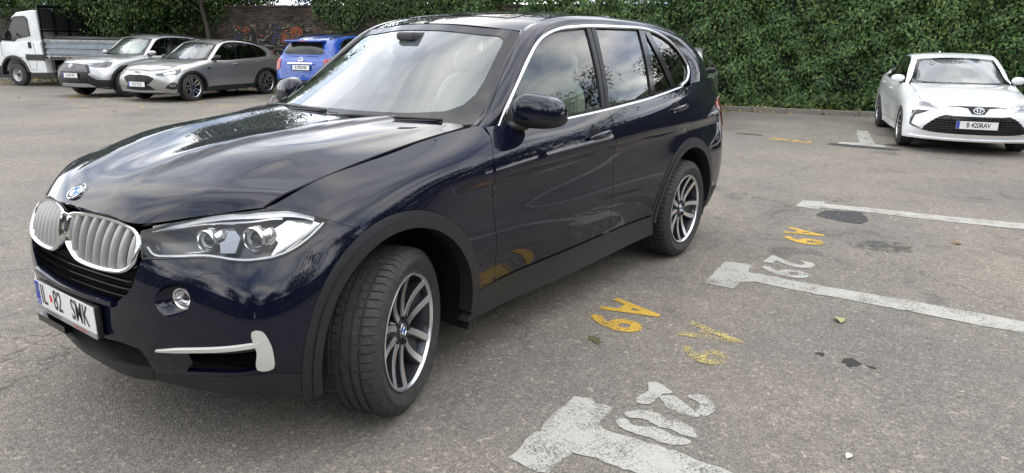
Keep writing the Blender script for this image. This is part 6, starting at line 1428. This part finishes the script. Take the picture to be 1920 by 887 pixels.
# trees on the near sides of the car park (seen mirrored in paint and glass)
GR2 = 'trees across the car park'
for i, (x, y, h) in enumerate([(-15.5, 11.5, 7.5), (-10.5, 14.5, 8), (-5.0, 15.5, 7.5), (1.5, 17.0, 8), (8.0, 18.0, 8), (15.0, 13.0, 8), (19.0, 6.0, 9), (20.5, -2.0, 8), (19.5, -10.0, 9), (20, 14, 9), (23, 20, 9), (14, 22, 8), (-20, 19, 9), (24, -17, 9)]):
    tree('tree', 'leafy tree across the car park mirrored in the paintwork', x, y, h, (2.6, 1.3), seed=80+i, group=GR2, n=6500, size=.20, trunk_r=.16, clear=.25)
# unseen buildings, added to darken what the paint and doors mirror
M['render_wall'] = mat('brown_render', (.085, .078, .068), .9, noise=(1.5, (.06, .055, .05), .35, .7))
def block(label, x, y, rz, L, h):
    o = MB().box((-L/2, 0, 0), (L/2, 9, h)).build('building', 'render_wall'); o.location = (x, y, 0); o.rotation_euler = (0, 0, rz); tag(o, label, 'building')
    r = MB().box((-L/2-.3, -.3, h), (L/2+.3, 9.3, h+.3)).build('roof', 'clad', o)
    for f in range(int(h//3)):
        for k in range(int(L//3)):
            w = MB().box((-.62, -.06, 0), (.62, .03, 1.45)).build('window', 'white_plate', o); w.location = (-L/2+1.5+k*3, 0, 1+3*f)
            MB().box((-.54, -.075, .08), (.54, -.05, 1.37)).build('pane', 'frit', w)
block('unseen dark two storey building added behind the camera for reflections', 30, 0, -PI/2, 53, 6.5)
block('unseen dark low building added right of the car park for reflections', 1, 27, 0, 56, 6)
# ---------------------------------------------------------------- parking sign
sg = empty('parking_sign', tuple(wp(-21.6, .9, 0)), WROT); tag(sg, 'blue parking sign on a post behind the truck', 'sign')
MB().tube([(0, 0, 0), (0, 0, 2.75)], .03, 10).build('post', 'satin', sg, smooth=True)
MB().box((-.25, -.03, 2.2), (.25, -.045, 2.75), bev=.004).build('board', 'eu_blue', sg)
V, F = text2d('P', .46, bold=.012); mobj('sign_letter', [(x, -.048, 2.49+y) for x, y in V], F, 'white_plate', sg, smooth=False)
# cable sagging along the wall
pts = [tuple(wp(-14.6+q*3.0, .25, 2.75-.42*math.sin(PI*q)+.05*q)) for q in np.linspace(0, 1, 14)]
o = MB().tube(pts, .008, 5).build('cable', 'rubber'); tag(o, 'thin cable sagging in front of the top of the brick wall', 'cable')
# ---------------------------------------------------------------- small tipper truck (front axle at origin, x forward, y left)
tk = empty('tipper_truck', (-7.62, -22.82, 0), R(291)); tag(tk, 'white tipper truck with silver drop sides parked at the left edge', 'truck')
def extr(name, prof, y0, y1, m, parent, bev=.0):
    bm = bmesh.new(); a = [bm.verts.new((x, y0, z)) for x, z in prof]; b = [bm.verts.new((x, y1, z)) for x, z in prof]; n = len(prof)
    bm.faces.new(a); bm.faces.new(b[::-1])
    for i in range(n): bm.faces.new((a[i], b[i], b[(i+1) % n], a[(i+1) % n]))
    bmesh.ops.recalc_face_normals(bm, faces=bm.faces)
    if bev: bmesh.ops.bevel(bm, geom=bm.edges[:], offset=bev, segments=3, affect='EDGES', profile=.6)
    me = bpy.data.meshes.new(name); bm.to_mesh(me); bm.free(); me.materials.append(M[m]); me.polygons.foreach_set('use_smooth', [True]*len(me.polygons)); me.set_sharp_from_angle(angle=R(35)); me.update()
    return link(bpy.data.objects.new(name, me), parent)
low_c = [(.95, .42), (.98, .60), (.95, .95), (.80, 1.18), (.50, 1.30), (-1.12, 1.32), (-1.22, .42), (-.62, .40)]+[(.52*math.cos(R(a)), .36+.50*math.sin(R(a))) for a in range(170, 5, -15)]+[(.53, .42)]
cab = extr('cab', low_c, -.93, .93, 'cab_white', tk, .03)
up_c = [(.50, 1.28), (-.12, 2.06), (-.30, 2.18), (-.95, 2.25), (-1.06, 2.20), (-1.13, 1.28)]
extr('cab_roof', up_c, -.86, .86, 'cab_white', tk, .05)
win = [(.36, 1.36), (-.13, 1.98), (-.24, 2.05), (-.62, 2.06), (-.70, 2.0), (-.72, 1.50), (-.20, 1.42), (-.08, 1.34)]
for s in (1, -1):
    V = [(x, s*.868, z) for x, z in win]+[(x, s*.850, z) for x, z in win]; n = len(win)
    MB().add(V, [tuple(range(n))[::s], tuple(range(2*n-1, n-1, -1))[::s]]).build('side_window', 'frit', tk)
    fr_ = [(x, s*.872, z) for x, z in win]; MB().tube(fr_+[fr_[0]], .014, 6).build('window_seal', 'gloss_black', tk, smooth=True)
    MB().box((-1.20, s*.925, .78), (-.50, s*.945, .96), bev=.008).build('rub_strip', 'clad', tk)
    MB().box((-.78, s*.928, 1.14), (-.66, s*.950, 1.32), bev=.01).build('door_handle', 'gloss_black', tk)
    dg = [(x, s*.9345, z) for x, z in ((.40, 1.30), (.42, .95), (.30, .86), (-.55, .86), (-.62, .52), (-.85, .50), (-.90, .9), (-.86, 1.30))]; MB().tube(dg, .005, 4).build('door_gap', 'gap', tk)
    V, F = blob((.38, s*1.08, 1.50), (.05, .09, .16), (3, 3, 3), 14, 8); mr = mobj('door_mirror', V, F, 'gloss_black', tk)
    MB().tube([(.30, s*.88, 1.38), (.36, s*1.0, 1.42)], .02, 6).build('mirror_arm', 'gloss_black', mr)
    V, F = blob((.86, s*.78, .98), (.08, .12, .10), (3, 3, 3), 14, 8); mobj('headlight', V, F, 'lamp_grey', tk)
    MB().box((.72, s*.915, 1.02), (.86, s*.938, 1.10), bev=.01).build('side_marker', 'red_lens', tk)
    mb = MB().lathe([(.50, s*.80), (.50, s*.955), (.56, s*.955), (.56, s*.90)], 26, Matrix.Translation((0, 0, .36)), a0=R(-4), a1=R(172)); mb.build('wheel_arch', 'clad', tk, smooth=True, angle=40)
extr('bumper', [(.92, .32), (1.06, .36), (1.06, .62), (.96, .66), (.55, .60), (.54, .34)], -.95, .95, 'clad', tk, .03)
V = [(.512, -.78, 1.30), (.512, .78, 1.30), (-.105, .72, 2.08), (-.105, -.72, 2.08)]; MB().add([(x+.02, y, z+.01) for x, y, z in V]+[(x-.03, y, z-.02) for x, y, z in V], [(0, 1, 2, 3), (7, 6, 5, 4)]).build('windscreen', 'frit', tk)
M['wheel_steel'] = mat('wheel_steel', (.42, .42, .42), .45, .6)
def truck_wheel(x, y, s):
    w = MB().lathe([(.0, .02), (.055, .035), (.075, .03), (.085, .0), (.13, -.005), (.165, .05), (.195, .075), (.205, .08), (.205, -.08)], 26).build('wheel', 'wheel_steel', tk, smooth=True, angle=35)
    w.matrix_local = Matrix.Translation((x, y, .34)) @ Matrix.Rotation(0 if s > 0 else PI, 4, 'Z')
    link(bpy.data.objects.new('tyre', TYRE['truck']), w)
    MB().lathe([(0, .06), (.05, .06), (.06, .04)], 14).build('hub_cap', 'interior', w, smooth=True)
TYRE['truck'] = tyre_mesh('tyre', ro=.34, ri=.20, w=.105, pitches=40, grooves=False)
for s in (1, -1):
    truck_wheel(0, s*.80, s); truck_wheel(-3.3, s*.84, s); truck_wheel(-3.3, s*.60, s)
ch = MB()
for s in (1, -1): ch.box((-4.4, s*.40-.04, .56), (-.6, s*.40+.04, .72))
ch.box((-4.4, -.4, .6), (-4.3, .4, .7)); ch.build('chassis', 'gap', tk)
MB().lathe([(0, -.5), (.20, -.5), (.22, -.46), (.22, .46), (.20, .5), (0, .5)], 22, Matrix.Translation((-2.05, .66, .50)) @ Matrix.Rotation(PI/2, 4, 'Z')).build('fuel_tank', 'interior', tk, smooth=True, angle=40)
MB().box((-1.42, .45, .50), (-1.30, .80, .80), bev=.01).build('battery_box', 'clad', tk)
M['alu_side'] = mat('aluminium_side', (.25, .28, .31), .42, .5, noise=(5, (.17, .19, .21), .4, .7))
M['rust'] = mat('rusty_edge', (.40, .40, .39), .6, .2, noise=(9, (.20, .11, .05), .52, .62))
X0, X1, Y1 = -4.25, -1.32, 1.0
MB().box((X0, -Y1, .84), (X1, Y1, .92)).build('tipper_bed', 'clad', tk)
def side(name, x0, x1, y, s, axis='y'):
    """corrugated drop side"""
    prof = [(.93, .0), (.99, .018), (1.05, .018), (1.07, -.006), (1.13, -.006), (1.15, .018), (1.21, .018), (1.23, -.006), (1.29, -.006), (1.31, .018), (1.36, .018), (1.37, .0)]
    V, F = [], []
    for x in (x0, x1): V += [((x, s*(y+d), z) if axis == 'y' else (y*1.0-d, x, z)) for z, d in prof]
    n = len(prof); F = [(i, i+1, n+i+1, n+i) for i in range(n-1)]
    o = mobj(name, V, F, 'alu_side', tk, smooth=False)
    if axis == 'y':
        MB().box((x0, s*y-.025, 1.365), (x1, s*y+.025, 1.40)).build('side_rail', 'rust', o); MB().box((x0, s*y-.03, .90), (x1, s*y+.03, .935)).build('side_rail', 'rust', o)
        for k in range(5):
            x = x0+(x1-x0)*(k+.1)/4.3; MB().box((x-.03, s*(y+.035)-.01, .86), (x+.03, s*(y+.035)+.01, .96)).build('hinge', 'rust', o)
    return o
for s in (1, -1):
    side('drop_side', X0+.02, X1-.06, Y1, s)
    MB().box((X0-.05, s*Y1-.04, .86), (X0+.02, s*Y1+.04, 1.52)).build('corner_post', 'clad', tk); MB().box((X1-.06, s*Y1-.04, .86), (X1, s*Y1+.04, 1.42)).build('corner_post', 'clad', tk)
side('tail_board', -Y1, Y1, X0, 1, 'x')
# headboard with mesh, roof rack
hb = MB(); 
for y in (-1.0, -.5, 0, .5, 1.0): hb.box((X1-.02, y-.03, 1.38), (X1+.03, y+.03, 2.36))
hb.box((X1-.02, -1.03, 2.30), (X1+.03, 1.03, 2.38)); hb.box((X1-.02, -1.03, 1.62), (X1+.03, 1.03, 1.68)); hb = hb.build('headboard', 'gloss_black', tk)
mb = MB()
for k in range(27): mb.box((X1-.004, -.98+k*.0735, 1.42), (X1+.004, -.965+k*.0735, 2.32))
for k in range(14): mb.box((X1-.006, -1.0, 1.44+k*.066), (X1+.002, 1.0, 1.452+k*.066))
tag(mb.build('mesh_bars', 'clad', hb), kind='stuff')
MB().box((X1+.035, -.98, 1.70), (X1+.06, .98, 2.28)).build('board_panel', 'interior', hb)
MB().tube([(X0+.2, .75, 1.42), (X1-.15, .75, 1.44)], .07, 10).build('rolled_tarpaulin', 'interior', tk, smooth=True)
